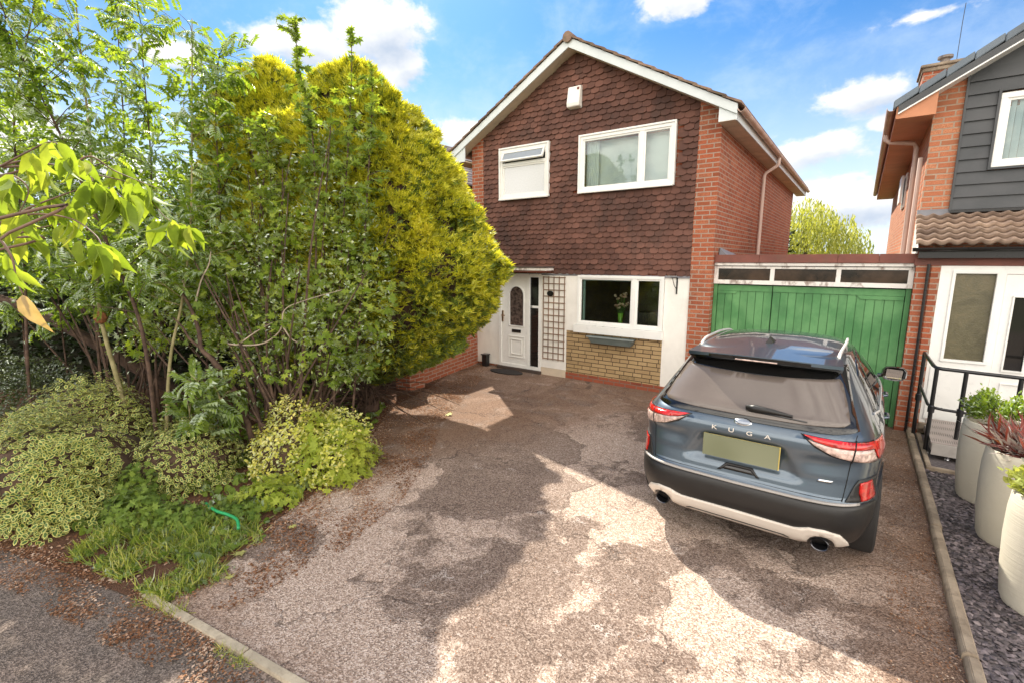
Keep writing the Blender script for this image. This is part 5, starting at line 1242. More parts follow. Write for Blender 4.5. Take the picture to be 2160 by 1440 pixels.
# ---- leafy stems: generic builder
def woody(T, stems, twig_n, twig_len, leaf_tmpl, leaf_size, per_twig, mat, bark, zmin=.6, stem_leaf=0, tw_r=.006, bend=.35, hang=0.0, roll=.8, tip_keep=1.0, sparse_top=None, leafname='leaves', spread=1.0):
    P = []; D = []; tw = MB()
    for path, r0, r1 in stems:
        pts = bez(path, 7); n = len(pts); rad = [r0 + (r1 - r0) * (i / (n - 1)) ** .8 for i in range(n)]
        st = MB().tube(pts, rad, 8); st.build('stem', bark, T, smooth=True)
        L = sum((pts[i + 1] - pts[i]).length for i in range(n - 1))
        nt = int(twig_n * L)
        for q in range(nt):
            t = random.random(); i = min(int(t * (n - 1)), n - 2); p = pts[i].lerp(pts[i + 1], t * (n - 1) - i)
            if p.z < zmin: continue
            if sparse_top and random.random() > sparse_top(p): continue
            d = (pts[i + 1] - pts[i]).normalized(); side = d.cross(rv()).normalized()
            ln = twig_len * random.uniform(.5, 1.2) * (1 - .45 * t) * spread
            e = p + (side * (1 - bend) + d * bend + Vector((0, 0, .15 - hang))).normalized() * ln
            m_ = p.lerp(e, .5) + rv(.03) + Vector((0, 0, .04)); tp = bez([p, m_, e], 3)
            tw.tube(tp, [tw_r * (1 - .7 * j / 6) for j in range(7)], 4, cap=False)
            for u in range(per_twig):
                v_ = (u + random.random()) / per_twig; j = min(int(v_ * 6), 5); pp_ = tp[j].lerp(tp[j + 1], v_ * 6 - j); dd = (tp[j + 1] - tp[j]).normalized()
                P.append(pp_); D.append(dd * .6 + dd.cross(rv()).normalized() * .9 + Vector((0, 0, -hang)))
        for q in range(int(stem_leaf * L)):
            t = random.random() ** .8; i = min(int(t * (n - 1)), n - 2); p = pts[i].lerp(pts[i + 1], t * (n - 1) - i)
            if p.z < zmin: continue
            d = (pts[i + 1] - pts[i]).normalized(); P.append(p); D.append(d * .5 + d.cross(rv()).normalized() + Vector((0, 0, -hang * .6)))
    if tw.v: tw.build('twigs', bark, T)
    n = len(P); scatter(leafname, leaf_tmpl, P, D, leaf_size * rng.uniform(.65, 1.2, n), mat, T, roll=roll)
    return n
random.seed(31)
ROW = [
    ('rowan sapling with a pale green trunk bearing a brown knot', [(at(282, 915, 6.1), at(245, 790, 6.1), at(212, 665, 6.1), at(203, 540, 6.1), at(190, 300, 6.0), at(165, 60, 5.9), at(150, -120, 5.9))], .042, bark_green),
    ('slim rowan sapling with a forked greenish trunk, right of the knotted trunk', [(at(352, 1000, 5.6), at(352, 880, 5.6), at(360, 750, 5.6), at(385, 630, 5.6), at(402, 470, 5.7), at(405, 250, 5.7), at(405, 40, 5.7))], .030, bark_green),
    ('tall whippy rowan sapling rising into the sky left of the conifers', [(at(330, 800, 6.6), at(325, 560, 6.6), at(318, 330, 6.6), at(303, 150, 6.6), at(298, 50, 6.6))], .022, bark_dark),
    ('dark leaning sapling at the far left with long arching branches', [(at(300, 700, 5.4), at(220, 500, 5.3), at(130, 290, 5.2), at(60, 150, 5.1), at(-10, -20, 5.0))], .026, bark_dark),
    ('small rowan sapling whose tip stands left of the bronze conifer top', [(at(455, 820, 6.3), at(470, 600, 6.3), at(462, 400, 6.3), at(455, 230, 6.3), at(462, 120, 6.3))], .018, bark_dark),
    ('leafy sapling standing at the left edge of the photo', [(at(60, 800, 6.2), at(50, 500, 6.2), at(30, 250, 6.1), at(70, 20, 6.0), at(95, -130, 6.0))], .024, bark_dark),
    ('slender dark sapling between the knotted trunk and the forked trunk', [(at(250, 760, 7.2), at(255, 500, 7.2), at(262, 300, 7.2), at(250, 90, 7.2), at(245, -10, 7.2))], .022, bark_dark)]
for lab, paths, r0, bk in ROW:
    T = thing('rowan_sapling', (paths[0][0].x, paths[0][0].y, 0), lab, 'sapling', 'rowan saplings in the flower bed')
    p0 = Vector((paths[0][0].x, paths[0][0].y, 0)); full = [tuple(p0)] + list(paths[0])
    woody(T, [(full, r0, .005)], 17, .75, T_PIN, .20, 6, L_rowan, bk, zmin=1.8, stem_leaf=9, hang=.25, roll=.5, sparse_top=lambda p: 1.0 if p.z < 3.2 else .62)
MB().lathe([(.01, -.07), (.05, -.05), (.075, 0), (.06, .06), (.02, .09)], at(212, 672, 6.06), 9).build('trunk_knot', M('knot_brown', (.20, .075, .03), .9, var=.3, bump=.8), bpy.data.objects['rowan_sapling'])
# understorey of rowan growth round the stems
T = thing('rowan_thicket', (-7.0, 2.9, 0), 'thicket of green feathery rowan growth filling the space between the sapling trunks', 'bush')
st = []
for x0, y0, x1, y1, D0 in [(420, 900, 460, 560, 6.7), (330, 900, 260, 620, 6.9), (520, 880, 540, 500, 7.0), (150, 860, 110, 520, 7.1), (480, 900, 380, 500, 7.4), (300, 860, 330, 430, 7.7), (220, 860, 180, 420, 7.8), (540, 860, 520, 380, 7.7), (440, 860, 430, 350, 7.9), (60, 860, 30, 420, 7.7)]:
    b = at(x0, y0, D0); st.append(([(b.x, b.y, 0), b.lerp(at(x1, y1, D0), .5), at(x1, y1, D0)], .016, .004))
woody(T, st, 14, .75, T_PIN, .20, 6, L_rowan, bark_dark, zmin=1.3, stem_leaf=8, hang=.3, roll=.5)
T = thing('rowan_seedling', tuple(Vector((*at(410, 930, 5.4).xy, 0))), 'low rowan seedling with broad feathery leaves right of the forked trunk', 'sapling')
b = at(400, 900, 5.4); woody(T, [([(b.x, b.y, 0), at(400, 870, 5.4), at(420, 800, 5.4)], .010, .004), ([(b.x, b.y, 0), at(440, 880, 5.4), at(475, 830, 5.4)], .010, .004)], 14, .30, T_PIN, .26, 4, L_fern, bark_green, zmin=.2, stem_leaf=8, hang=.2, roll=.3)

# ---- sycamore saplings (lobed leaves)
random.seed(41)
SYC = [('tall sycamore sapling whose leafy tip stands highest against the white cloud', [at(700, 940, 5.85), at(712, 700, 5.94), at(722, 500, 5.94), at(735, 300, 5.94), at(742, 150, 5.94), at(740, 62, 5.94)], .020),
       ('sycamore sapling with a thin leaning tip left of the tallest one', [at(600, 950, 5.67), at(660, 640, 5.85), at(665, 420, 5.85), at(655, 250, 5.85), at(630, 140, 5.85), at(622, 40, 5.85)], .018),
       ('bushy sycamore sapling with yellow-green leaves right of the tallest tip', [at(740, 930, 5.94), at(760, 650, 5.94), at(775, 400, 5.94), at(785, 220, 5.94), at(782, 135, 5.94)], .020),
       ('short sycamore sapling in front of the golden conifers', [at(560, 900, 5.76), at(580, 650, 5.94), at(575, 420, 5.94), at(555, 250, 5.94)], .016)]
for lab, path, r0 in SYC:
    T = thing('sycamore_sapling', (path[0].x, path[0].y, 0), lab, 'sapling', 'sycamore saplings in the flower bed')
    woody(T, [([(path[0].x, path[0].y, 0)] + path, r0, .004)], 18, .36, T_MAPLE, .085, 7, L_maple, bark_dark, zmin=.9, stem_leaf=22, hang=.25, roll=.7, bend=.25, sparse_top=lambda p: 1.0 if p.z < 4.3 else .30)

# ---- dense mixed hawthorn in front of the conifer
def blob_leaves(T, blobs, n, tmpl, size, mat, name='leaves', hang=.15, shell=.5, up=.3, zmin=.05, gap=-.28, wob=.28):
    P = []; D = []
    tot = sum((b[1] * b[3]) for b in blobs); 
    for c, rx, ry, rz in blobs:
        k = int(n * rx * rz / tot)
        for _ in range(k):
            v = rv(); v.normalize(); r = random.random() ** shell; 
            q0 = Vector((v.x * rx, v.y * ry, v.z * rz)) * r
            nz = noise.noise((c + q0) * 2.6); 
            q = c + q0 * (1 + wob * nz)
            if q.z < zmin: continue
            if noise.noise((c + q0) * 3.1 + Vector((5, 5, 5))) < gap and random.random() < .88: continue
            P.append(q); D.append(v * .9 + rv(.6) + Vector((0, 0, up - hang)))
    m_ = len(P); return scatter(name, tmpl, P, D, size * rng.uniform(.6, 1.25, m_), mat, T, roll=1.0)
random.seed(51)
T = thing('hawthorn_bush', (-6.2, 3.5, 0), 'large grey-green small-leaved hawthorn bush in front of the golden conifer', 'bush')
hb = [(at(640, 690, 5.75), .85, .6, .75), (at(740, 640, 6.0), .7, .5, .65), (at(560, 540, 6.0), .8, .6, .6), (at(690, 480, 6.1), .7, .5, .55), (at(470, 620, 6.1), .75, .6, .75), (at(740, 770, 5.85), .42, .4, .35), (at(775, 520, 6.1), .38, .4, .5), (at(600, 400, 6.2), .5, .4, .4), (at(520, 760, 5.9), .5, .5, .5), (at(690, 340, 6.2), .42, .4, .55), (at(560, 300, 6.3), .35, .3, .4), (at(400, 560, 6.2), .7, .5, .7), (at(330, 700, 6.3), .6, .5, .45)]
blob_leaves(T, hb, 17000, T_SIMPLE, .056, L_haw, shell=.6, gap=.0, wob=.6)
blob_leaves(T, hb, 4600, T_MAPLE, .075, L_maple, name='broad_leaves', shell=.45, gap=-.05, wob=.55)
st = MB(); base = Vector((*at(610, 960, 5.9).xy, 0))
for c, rx, ry, rz in hb:
    for k in range(4):
        e = c + Vector((random.uniform(-rx, rx), random.uniform(-ry, ry), random.uniform(-rz, rz))) * .95; b_ = base + Vector((random.uniform(-.4, .5), random.uniform(-.2, .4), 0))
        m_ = b_.lerp(e, .5) + rv(.15); st.tube(bez([b_, m_, e], 5), [.020 - .0015 * i for i in range(11)], 5)
st.build('branches', bark_dark, T)

T = thing('elder_bush', (-7.6, 2.6, 0), 'airy bright green broad-leaved bush filling the middle of the bed behind the cherry branches', 'bush')
eb = [(at(120, 430, 6.6), 1.0, .7, .8), (at(300, 480, 6.8), .9, .7, .7), (at(420, 430, 6.9), .8, .6, .6), (at(30, 300, 6.8), .8, .6, .7), (at(230, 330, 7.0), .8, .6, .6), (at(480, 380, 7.0), .55, .5, .5), (at(60, 560, 6.6), .9, .7, .5), (at(240, 580, 6.9), .7, .6, .4)]
blob_leaves(T, eb, 12500, T_OVAL, .080, L_haw2, shell=.6, gap=-.06, wob=.6)
st = MB(); base = Vector((*at(260, 880, 6.8).xy, 0))
for c, rx, ry, rz in eb:
    for k in range(2):
        e = c + Vector((random.uniform(-rx, rx), random.uniform(-ry, ry), random.uniform(-rz, rz))) * .9; b_ = base + Vector((random.uniform(-.8, .6), random.uniform(-.3, .5), 0))
        st.tube(bez([b_, b_.lerp(e, .5) + rv(.12), e], 5), [.022 - .0017 * i for i in range(11)], 5)
st.build('branches', bark_dark, T)
# ---- twisted bare-stemmed shrub
T = thing('twisted_shrub', (*at(545, 1005, 5.7).xy, 0), 'old shrub with dark twisted trunks and bare silvery twigs rising from the yellow shrub', 'shrub')
b = Vector((*at(545, 1000, 5.7).xy, 0))
for path, r0, r1 in [([b, at(540, 960, 5.7), at(522, 890, 5.7), at(492, 820, 5.65), at(455, 765, 5.6), at(425, 735, 5.6), at(420, 700, 5.6), at(402, 650, 5.55), at(380, 612, 5.5)], .045, .015),
                     ([b, at(555, 950, 5.72), at(548, 890, 5.7), at(520, 800, 5.7), at(500, 750, 5.7), at(480, 720, 5.7)], .035, .012),
                     ([b + Vector((.1, .1, 0)), at(580, 930, 5.75), at(575, 880, 5.8), at(560, 830, 5.8), at(548, 780, 5.8)], .030, .012),
                     ([b + Vector((-.03, .05, 0)), at(548, 940, 5.8), at(600, 870, 5.9), at(625, 800, 6.0)], .028, .010),
                     ([at(425, 735, 5.6), at(400, 715, 5.55), at(385, 690, 5.5), at(365, 670, 5.5)], .018, .008)]:
    MB().tube(bez(path, 6), [r0 + (r1 - r0) * i / (6 * (len(path) - 1)) for i in range(6 * (len(path) - 1) + 1)], 8).build('trunk', bark_dark, T, smooth=True)
mb = MB()
for path in [[at(482, 725, 5.6), at(520, 728, 5.5), at(560, 722, 5.45), at(592, 695, 5.4), at(600, 655, 5.4), at(640, 635, 5.4), at(720, 612, 5.4)],
             [at(598, 690, 5.4), at(612, 712, 5.4), at(628, 722, 5.4)], [at(500, 728, 5.5), at(540, 700, 5.5), at(575, 680, 5.5)], [at(412, 640, 5.5), at(425, 590, 5.5), at(440, 560, 5.5), at(445, 530, 5.5)],
             [at(380, 612, 5.5), at(372, 600, 5.5), at(362, 596, 5.5)], [at(385, 615, 5.5), at(388, 602, 5.5), at(384, 592, 5.5)]]:
    n = 5 * (len(path) - 1) + 1; mb.tube(bez(path, 5), [.011 - .007 * i / n for i in range(n)], 6)
mb.build('bare_twigs', bark_grey, T, smooth=True)

# ---- foreground cherry branches entering from the left, close to the lens
random.seed(61)
T = thing('cherry_tree', (-3.1, -1.3, 0), 'overhanging cherry branches with large drooping light green leaves at the left edge', 'tree')
tb = Vector((-3.1, -1.3, 0)); crotch = Vector((-3.0, -1.2, 2.0))
MB().tube(bez([tb, Vector((-3.08, -1.27, 1.0)), crotch, Vector((-2.95, -1.25, 3.4))], 5), [.07 - .0025 * i for i in range(16)], 10).build('trunk', bark_dark, T, smooth=True)
CH = [[crotch, at(-120, 500, 1.15), at(0, 470, 1.15), at(70, 452, 1.15), at(150, 462, 1.15), at(200, 495, 1.12), at(215, 520, 1.1)],
      [at(20, 462, 1.15), at(60, 440, 1.2), at(110, 420, 1.22), at(170, 400, 1.25), at(230, 397, 1.27), at(262, 420, 1.28)],
      [crotch + Vector((0, 0, .1)), at(-80, 390, 1.3), at(0, 352, 1.3), at(60, 340, 1.35), at(130, 352, 1.4), at(210, 370, 1.45), at(290, 395, 1.5), at(350, 460, 1.5), at(395, 478, 1.5)],
      [crotch, at(-60, 540, 1.2), at(20, 500, 1.2), at(90, 480, 1.25), at(150, 470, 1.3)],
      [at(150, 352, 1.4), at(190, 330, 1.4), at(240, 360, 1.45), at(300, 385, 1.5), at(340, 400, 1.5)],
      [at(0, 352, 1.3), at(60, 320, 1.25), at(110, 300, 1.2), at(150, 330, 1.2)],
      [crotch - Vector((0, 0, .1)), at(-40, 470, .95), at(0, 505, .95), at(25, 545, .95), at(35, 590, .95), at(48, 620, .95)],
      [at(-30, 400, 1.1), at(20, 370, 1.1), at(60, 400, 1.1), at(40, 450, 1.1)]]
mb = MB()
for path in CH:
    n = 6 * (len(path) - 1) + 1; r0 = .022 if (path[0] - crotch).length < .2 else .005
    big = (path[0] - crotch).length < .2
    mb.tube(bez(path, 6), [((.024 + (.0036 - .024) * min(1, i / 5.)) if i < 6 else max(.0014, .0036 * (1 - .85 * (i - 5) / (n - 5)))) if big else max(.0012, .0030 * (1 - .8 * i / n)) for i in range(n)], 7)
mb.build('branches', M('cherry_bark', (.13, .075, .05), .6, var=.3, vs=30), T, smooth=True)
P = []; D = []; Sz = []
def cl(x, y, D_, n, s, spread=.35, lean=(0, 0, 0)):
    for i in range(n):
        p = at(x + random.uniform(-14, 14), y + random.uniform(-8, 8), D_ + random.uniform(-.03, .03)); P.append(p)
        v = Vector((random.uniform(-1, 1), random.uniform(-1, 1), 0)) * spread * 1.2 + _Rt * random.uniform(-.7, .7) * spread * 1.6 + Vector((0, 0, -1)) + Vector(lean); D.append(v); Sz.append(s * random.uniform(.8, 1.15))
cl(212, 520, 1.10, 8, .118, .6); cl(180, 505, 1.1, 3, .10, .8); cl(190, 385, 1.22, 9, .105, .4); cl(230, 395, 1.25, 9, .112, .4); cl(260, 415, 1.28, 6, .12, .4)
cl(310, 400, 1.5, 7, .12, .5); cl(350, 465, 1.5, 7, .13, .4); cl(390, 478, 1.5, 6, .12, .5); cl(150, 330, 1.2, 5, .09, .5); cl(110, 300, 1.2, 4, .09, .5); cl(170, 340, 1.3, 5, .10, .5)
cl(20, 370, 1.1, 6, .10, .6); cl(45, 450, 1.1, 5, .10, .6); cl(100, 420, 1.22, 6, .10, .6); cl(140, 470, 1.25, 5, .10, .6); cl(5, 540, .95, 4, .07, .8); cl(30, 575, .95, 3, .06, .9); cl(290, 380, 1.45, 5, .11, .5); cl(60, 330, 1.3, 5, .10, .6); cl(240, 350, 1.5, 6, .11, .5); cl(10, 420, 1.3, 6, .11, .6); cl(90, 360, 1.4, 6, .11, .6); cl(155, 425, 1.4, 5, .11, .6); cl(50, 500, 1.3, 5, .10, .7)
T_BIG = (np.array([[0, 0, 0], [.14, .17, .03], [.14, 0, 0], [.14, -.17, .03], [.38, .255, .03], [.38, 0, -.025], [.38, -.255, .03], [.64, .20, -.02], [.64, 0, -.07], [.64, -.20, -.02], [.84, .085, -.10], [.84, 0, -.13], [.84, -.085, -.10], [1.04, 0, -.22]]),
         [(0, 2, 1), (0, 3, 2), (1, 2, 5), (1, 5, 4), (2, 3, 6), (2, 6, 5), (4, 5, 8), (4, 8, 7), (5, 6, 9), (5, 9, 8), (7, 8, 11), (7, 11, 10), (8, 9, 12), (8, 12, 11), (10, 11, 13), (11, 12, 13)])
T_BIG = (np.array([[x, y * .74, z - .30 * x * x + .38 * abs(y)] for x, y, z in T_BIG[0]]), T_BIG[1]); Sz = [x * .76 for x in Sz]
facing = [tuple(-(Vector(p) - Vector((0, 0, 2.42))).normalized() + Vector((0, 0, .5))) for p in P]
scatter('leaves', T_BIG, P, D, Sz, L_cherry, T, up=facing, roll=1.7)
scatter('dead_leaf', T_BIG, [at(47, 622, .95)], [at(80, 690, .95) - at(47, 622, .95)], [.078], L_dead, T, up=[tuple(-_F)], roll=.2)

# ---- low shrubs
def mound(T, center, rx, ry, h, n, tmpl, size, mat, core=bark_dark, name='leaves', mat2=None, size2=1., up=.5):
    P = []; D = []
    for _ in range(n):
        a = random.uniform(0, 2 * math.pi); e = math.asin(random.random()); r = .70 + .33 * random.random() ** .6
        v = Vector((math.cos(a) * math.cos(e), math.sin(a) * math.cos(e), math.sin(e)))
        q = center + Vector((v.x * rx, v.y * ry, v.z * h)) * (r + .42 * noise.noise(Vector((v.x * rx, v.y * ry, v.z * h)) * 3.2 + center))
        if q.z < .03: q.z = .03 + random.random() * .1
        P.append(q); D.append(v + rv(.55) + Vector((0, 0, up)))
    m_ = len(P); sz = size * rng.uniform(.65, 1.2, m_); upv = [tuple(Vector(d) + Vector((0, 0, .8))) for d in D]
    dirs = [tuple(Vector(d).cross(rv()).normalized() + Vector(d) * .25) for d in D]
    scatter(name, tmpl, P, dirs, sz, mat, T, up=[tuple(d) for d in D], roll=.6)
    if mat2:
        # pale margin: a slightly larger leaf just beneath each green one
        P2 = [p - Vector(d).normalized() * .0035 - Vector(dr) * s * size2 * .13 for p, d, dr, s in zip(P, D, dirs, sz)]
        return P2, dirs, sz, D
random.seed(71)
def varieg(center, rx, ry, h, n, label, size=.052):
    T = thing('variegated_shrub', (center.x, center.y, 0), label, 'shrub', 'variegated shrubs in the bed')
    P = []; D = []; N_ = []
    for _ in range(n):
        a = random.uniform(0, 2 * math.pi); e = math.asin(random.random()); r = .66 + .36 * random.random() ** .6
        v = Vector((math.cos(a) * math.cos(e), math.sin(a) * math.cos(e), math.sin(e)))
        q = center + Vector((v.x * rx, v.y * ry, v.z * h)) * (r + .30 * noise.noise(Vector((v.x * rx, v.y * ry, v.z * h)) * 2.8 + center)); q.z = max(q.z, .03)
        nrm = (v + rv(.45) + Vector((0, 0, .5))).normalized(); d = nrm.cross(rv()).normalized(); P.append(q); D.append(d); N_.append(nrm)
    # outer pale leaf blade with a green heart standing a hair proud of it
    sz = size * rng.uniform(.7, 1.25, n)
    oval = (np.array([[0, 0, 0], [.25, .26, .02], [.7, .27, .02], [1, 0, 0], [.7, -.27, .02], [.25, -.26, .02]]), [(0, 2, 1), (0, 3, 2), (0, 4, 3), (0, 5, 4)])
    heart = (oval[0] * np.array([.74, .60, 1]) + np.array([.10, 0, .035]), oval[1])
    def put(name, Tm, mt):
        Pn = np.array([tuple(p) for p in P]); Dn = np.array([tuple(p) for p in D]); Nn = np.array([tuple(p) for p in N_]); s = np.cross(Nn, Dn)
        V = Pn[:, None] + sz[:, None, None] * (Tm[0][None, :, 0:1] * Dn[:, None] + Tm[0][None, :, 1:2] * s[:, None] + Tm[0][None, :, 2:3] * Nn[:, None])
        F = np.asarray(Tm[1])[None] + (np.arange(n) * len(Tm[0]))[:, None, None]; mesh_np(name, V.reshape(-1, 3), F.reshape(-1, 3), mt, T)
    put('leaf_margins', oval, L_varm); put('leaf_centres', heart, L_var)
    MB().lathe([(.001, h * .78), (rx * .35, h * .70), (rx * .62, h * .42), (rx * .66, .1), (rx * .5, 0)][::-1], (center.x, center.y, 0), 16).build('branch_core', bark_dark, T, smooth=True)
varieg(Vector((-6.75, 1.0, 0)), 1.3, .70, .84, 9500, 'wide cream and green variegated shrub at the lower left edge of the bed')
varieg(Vector((-7.7, 1.6, 0)), 1.0, .7, .95, 5200, 'taller variegated shrub behind the wide one at the left')
varieg(Vector((-6.0, 2.0, 0)), .70, .55, .66, 2800, 'small variegated shrub around the foot of the forked trunk', .048)
T = thing('yellow_shrub', (-5.15, 2.95, 0), 'bright yellow-leaved shrub beside the drive, right of the twisted trunks', 'shrub')
mound(T, Vector((-5.1, 2.95, 0)), .84, .60, .78, 6500, T_SIMPLE, .048, L_yel)
mound(T, Vector((-4.75, 3.0, 0)), .46, .46, .66, 700, T_MAPLE, .085, L_lime, name='lobed_leaves')
MB().lathe([(.5, 0), (.48, .3), (.3, .5), (.001, .56)], (-5.1, 2.95, 0), 16).build('branch_core', bark_dark, T, smooth=True)
for c, r_, h_, lab in [(Vector((-4.65, 2.25, 0)), .30, .26, 'low lime-green sycamore seedlings in front of the yellow shrub'), (Vector((-5.05, 2.0, 0)), .0, 0, '')][:1]:
    T = thing('lime_seedling', tuple(c), lab, 'plant'); mound(T, c, r_, r_, h_, 230, T_MAPLE, .065, L_lime)
    MB().tube([c, c + Vector((0, 0, .2))], .008, 5).build('stem', bark_green, T)
T = thing('cotoneaster', (*at(70, 860, 6.8).xy, 0), 'dark small-leaved evergreen bush at the far left below the branches', 'bush')
blob_leaves(T, [(at(60, 820, 6.6), 1.0, .6, .48), (at(-60, 800, 6.4), .8, .6, .6), (at(130, 850, 6.7), .5, .5, .35)], 6500, T_SIMPLE, .045, leafmat('cotoneaster_leaf', (.045, .062, .028), (.10, .125, .06), .25, gloss=.06), hang=.2, shell=.4)
MB().tube(bez([Vector((*at(150, 880, 6.6).xy, 0)), at(150, 850, 6.6), at(140, 820, 6.6)], 4), .05, 8).build('trunk', bark_dark, T)
# dark leaning trunk at the far left
tag(MB().tube(bez([(*at(420, 800, 8.0).xy, 0), at(330, 800, 7.9), at(120, 680, 7.6), at(-60, 610, 7.4), at(-200, 560, 7.3)], 6), [.11 - .0025 * i for i in range(25)], 10).build('leaning_trunk', bark_dark, smooth=True), 'thick dark fallen trunk leaning up to the left in the shade of the hedge', 'trunk')
T = thing('leafy_weeds', (-5.2, 1.5, 0), 'patch of green lobed weeds in front of the forked trunk', 'weeds')
for c, rx, ry, h_, n in [(Vector((-5.35, 1.32, 0)), .42, .26, .26, 420), (Vector((-5.75, 1.45, 0)), .3, .2, .36, 260), (Vector((-4.9, 1.55, 0)), .35, .22, .18, 300), (Vector((-4.6, 1.9, 0)), .28, .22, .14, 220)]:
    mound(T, c, rx, ry, h_, n, T_MAPLE, .055, L_fern, name='leaves')
# grass and ground cover
def inpoly(x, y, poly):
    c = False
    for i in range(len(poly)):
        x1, y1 = poly[i]; x2, y2 = poly[i - 1]
        if (y1 > y) != (y2 > y) and x < (x2 - x1) * (y - y1) / (y2 - y1) + x1: c = not c
    return c
def ground_scatter(name, poly, n, tmpl, size, mat, label=None, cat=None, upright=True, kind='stuff', clump=0., tilt=.5, z0=.006, dens=None):
    P = []; D = []; xs = [p[0] for p in poly]; ys = [p[1] for p in poly]; tries = 0
    while len(P) < n and tries < n * 40:
        tries += 1; x = random.uniform(min(xs), max(xs)); y = random.uniform(min(ys), max(ys))
        if not inpoly(x, y, poly): continue
        if clump and noise.noise(Vector((x * 3.2, y * 3.2, 2))) < random.uniform(-.4, clump): continue
        if dens and random.random() > dens(x, y): continue
        P.append(Vector((x, y, z0 + (0 if upright else random.uniform(0, .012))))); D.append((Vector((0, 0, 1)) + rv(tilt)) if upright else Vector((random.gauss(0, 1), random.gauss(0, 1), random.gauss(0, .12))))
    n = len(P); o = scatter(name, tmpl, P, D, rng.uniform(*size, n), mat, None, up=(None if not upright else [tuple(rv()) for _ in P]), roll=(1 if upright else .25))
    if label: tag(o, label, cat, None, kind)
    else: o['kind'] = kind
    return o
gp = [(-5.05, .78), (-4.3, .92), (-3.80, 1.02), (-3.72, 1.4), (-4.0, 1.85), (-4.5, 2.0), (-5.2, 1.5), (-5.4, 1.1)]
ground_scatter('rough_grass', gp, 3000, T_BLADE, (.05, .17), L_grass, 'rough grass at the corner of the bed and drive', 'grass', clump=.35, tilt=.75)
ground_scatter('ground_weeds', gp + [], 1600, T_MAPLE, (.02, .05), L_fern, 'small green weeds among the rough grass', 'weeds', upright=True, clump=.1, tilt=1.5, z0=.03)
ground_scatter('kerb_grass', [(.44, 1.75), (.73, 1.7), (.73, 2.9), (.60, 2.8)], 520, T_BLADE, (.05, .14), L_grass, 'tufts of grass and weeds along the right-hand kerb', 'grass', clump=.0, tilt=.7)
ground_scatter('kerb_weeds', [(.48, 1.75), (.73, 1.7), (.73, 2.75), (.60, 2.6)], 260, T_OVAL, (.04, .09), L_fern, 'broad-leaved weeds along the right-hand kerb', 'weeds', clump=.0, tilt=1.2)
ground_scatter('edging_grass', [(-4.0, .90), (-3.6, 1.0), (-3.55, 1.1), (-4.0, 1.02)], 200, T_BLADE, (.04, .10), L_grass, 'short grass over the end of the kerb edging', 'grass', tilt=.8)
ground_scatter('edging_tuft', [(-3.05, 1.02), (-2.75, 1.08), (-2.75, 1.14), (-3.05, 1.1)], 110, T_BLADE, (.03, .08), L_grass, 'small grass tuft beside the kerb edging', 'grass', tilt=.8)
ground_scatter('ground_cover', [(-3.9, 1.3), (-4.4, 2.4), (-5.0, 3.6), (-6.2, 5.0), (-9, 5.6), (-9, 1.2), (-6.5, .6), (-5.2, 1.0)], 5200, T_ROUND, (.04, .09), L_fern, 'low green ground cover under the shrubs', 'ground cover', clump=.25, tilt=1.3, z0=.05)
# litter
ed = [(-3.86, 1.05), (-3.35, 1.25), (-3.3, 2.1), (-3.6, 3.1), (-4.2, 4.1), (-4.9, 5.0), (-5.5, 6.2), (-6.2, 7.6), (-7.0, 8.5), (-7.2, 7.2), (-6.6, 5.9), (-6.3, 5.0), (-5.5, 4.0), (-4.9, 3.3), (-4.5, 2.4), (-4.3, 1.7)]
ground_scatter('leaf_litter', ed, 16000, T_SIMPLE, (.010, .034), L_litter, 'brown leaf litter along the edge of the bed', 'litter', upright=False, clump=.2, z0=.008)
ground_scatter('pavement_litter', [(-6.4, .1), (-6.2, .55), (-4.0, 1.02), (-2.3, 1.16), (-2.3, 1.0), (-3.7, .66), (-6, .2)], 5200, T_SIMPLE, (.008, .030), L_litter, 'brown leaf litter on the dark pavement by the kerb', 'litter', upright=False, clump=.3)
ground_scatter('drive_debris', [(-3.6, 1.3), (.72, 1.4), (.72, 8.5), (-6.8, 8.4), (-4.6, 4.2), (-3.7, 2)], 2600, T_SIMPLE, (.005, .016), L_litter, 'scattered crumbs and petals on the tarmac drive', 'litter', upright=False)
ground_scatter('kerb_litter', [(.35, 2.2), (.73, 2.2), (.73, 8.4), (.45, 8.4)], 2600, T_SIMPLE, (.006, .022), L_litter, 'brown litter between the car and the right-hand kerb', 'litter', upright=False, clump=.3)
ground_scatter('bed_litter', [(-3.8, 1.0), (-4.2, 2.6), (-5.4, 4.2), (-6.4, 5.6), (-9, 6), (-9, 1), (-6, .45)], 9000, T_SIMPLE, (.012, .045), L_litter, 'dead leaves covering the soil of the bed', 'litter', upright=False)
ground_scatter('slate_gravel', [(.80, 1.7), (3.0, 1.7), (3.0, 7.1), (.82, 7.1)], 30000, T_SHARD, (.016, .042), L_slate, 'plum-grey slate chippings around the planters', 'gravel', upright=False, z0=.004)
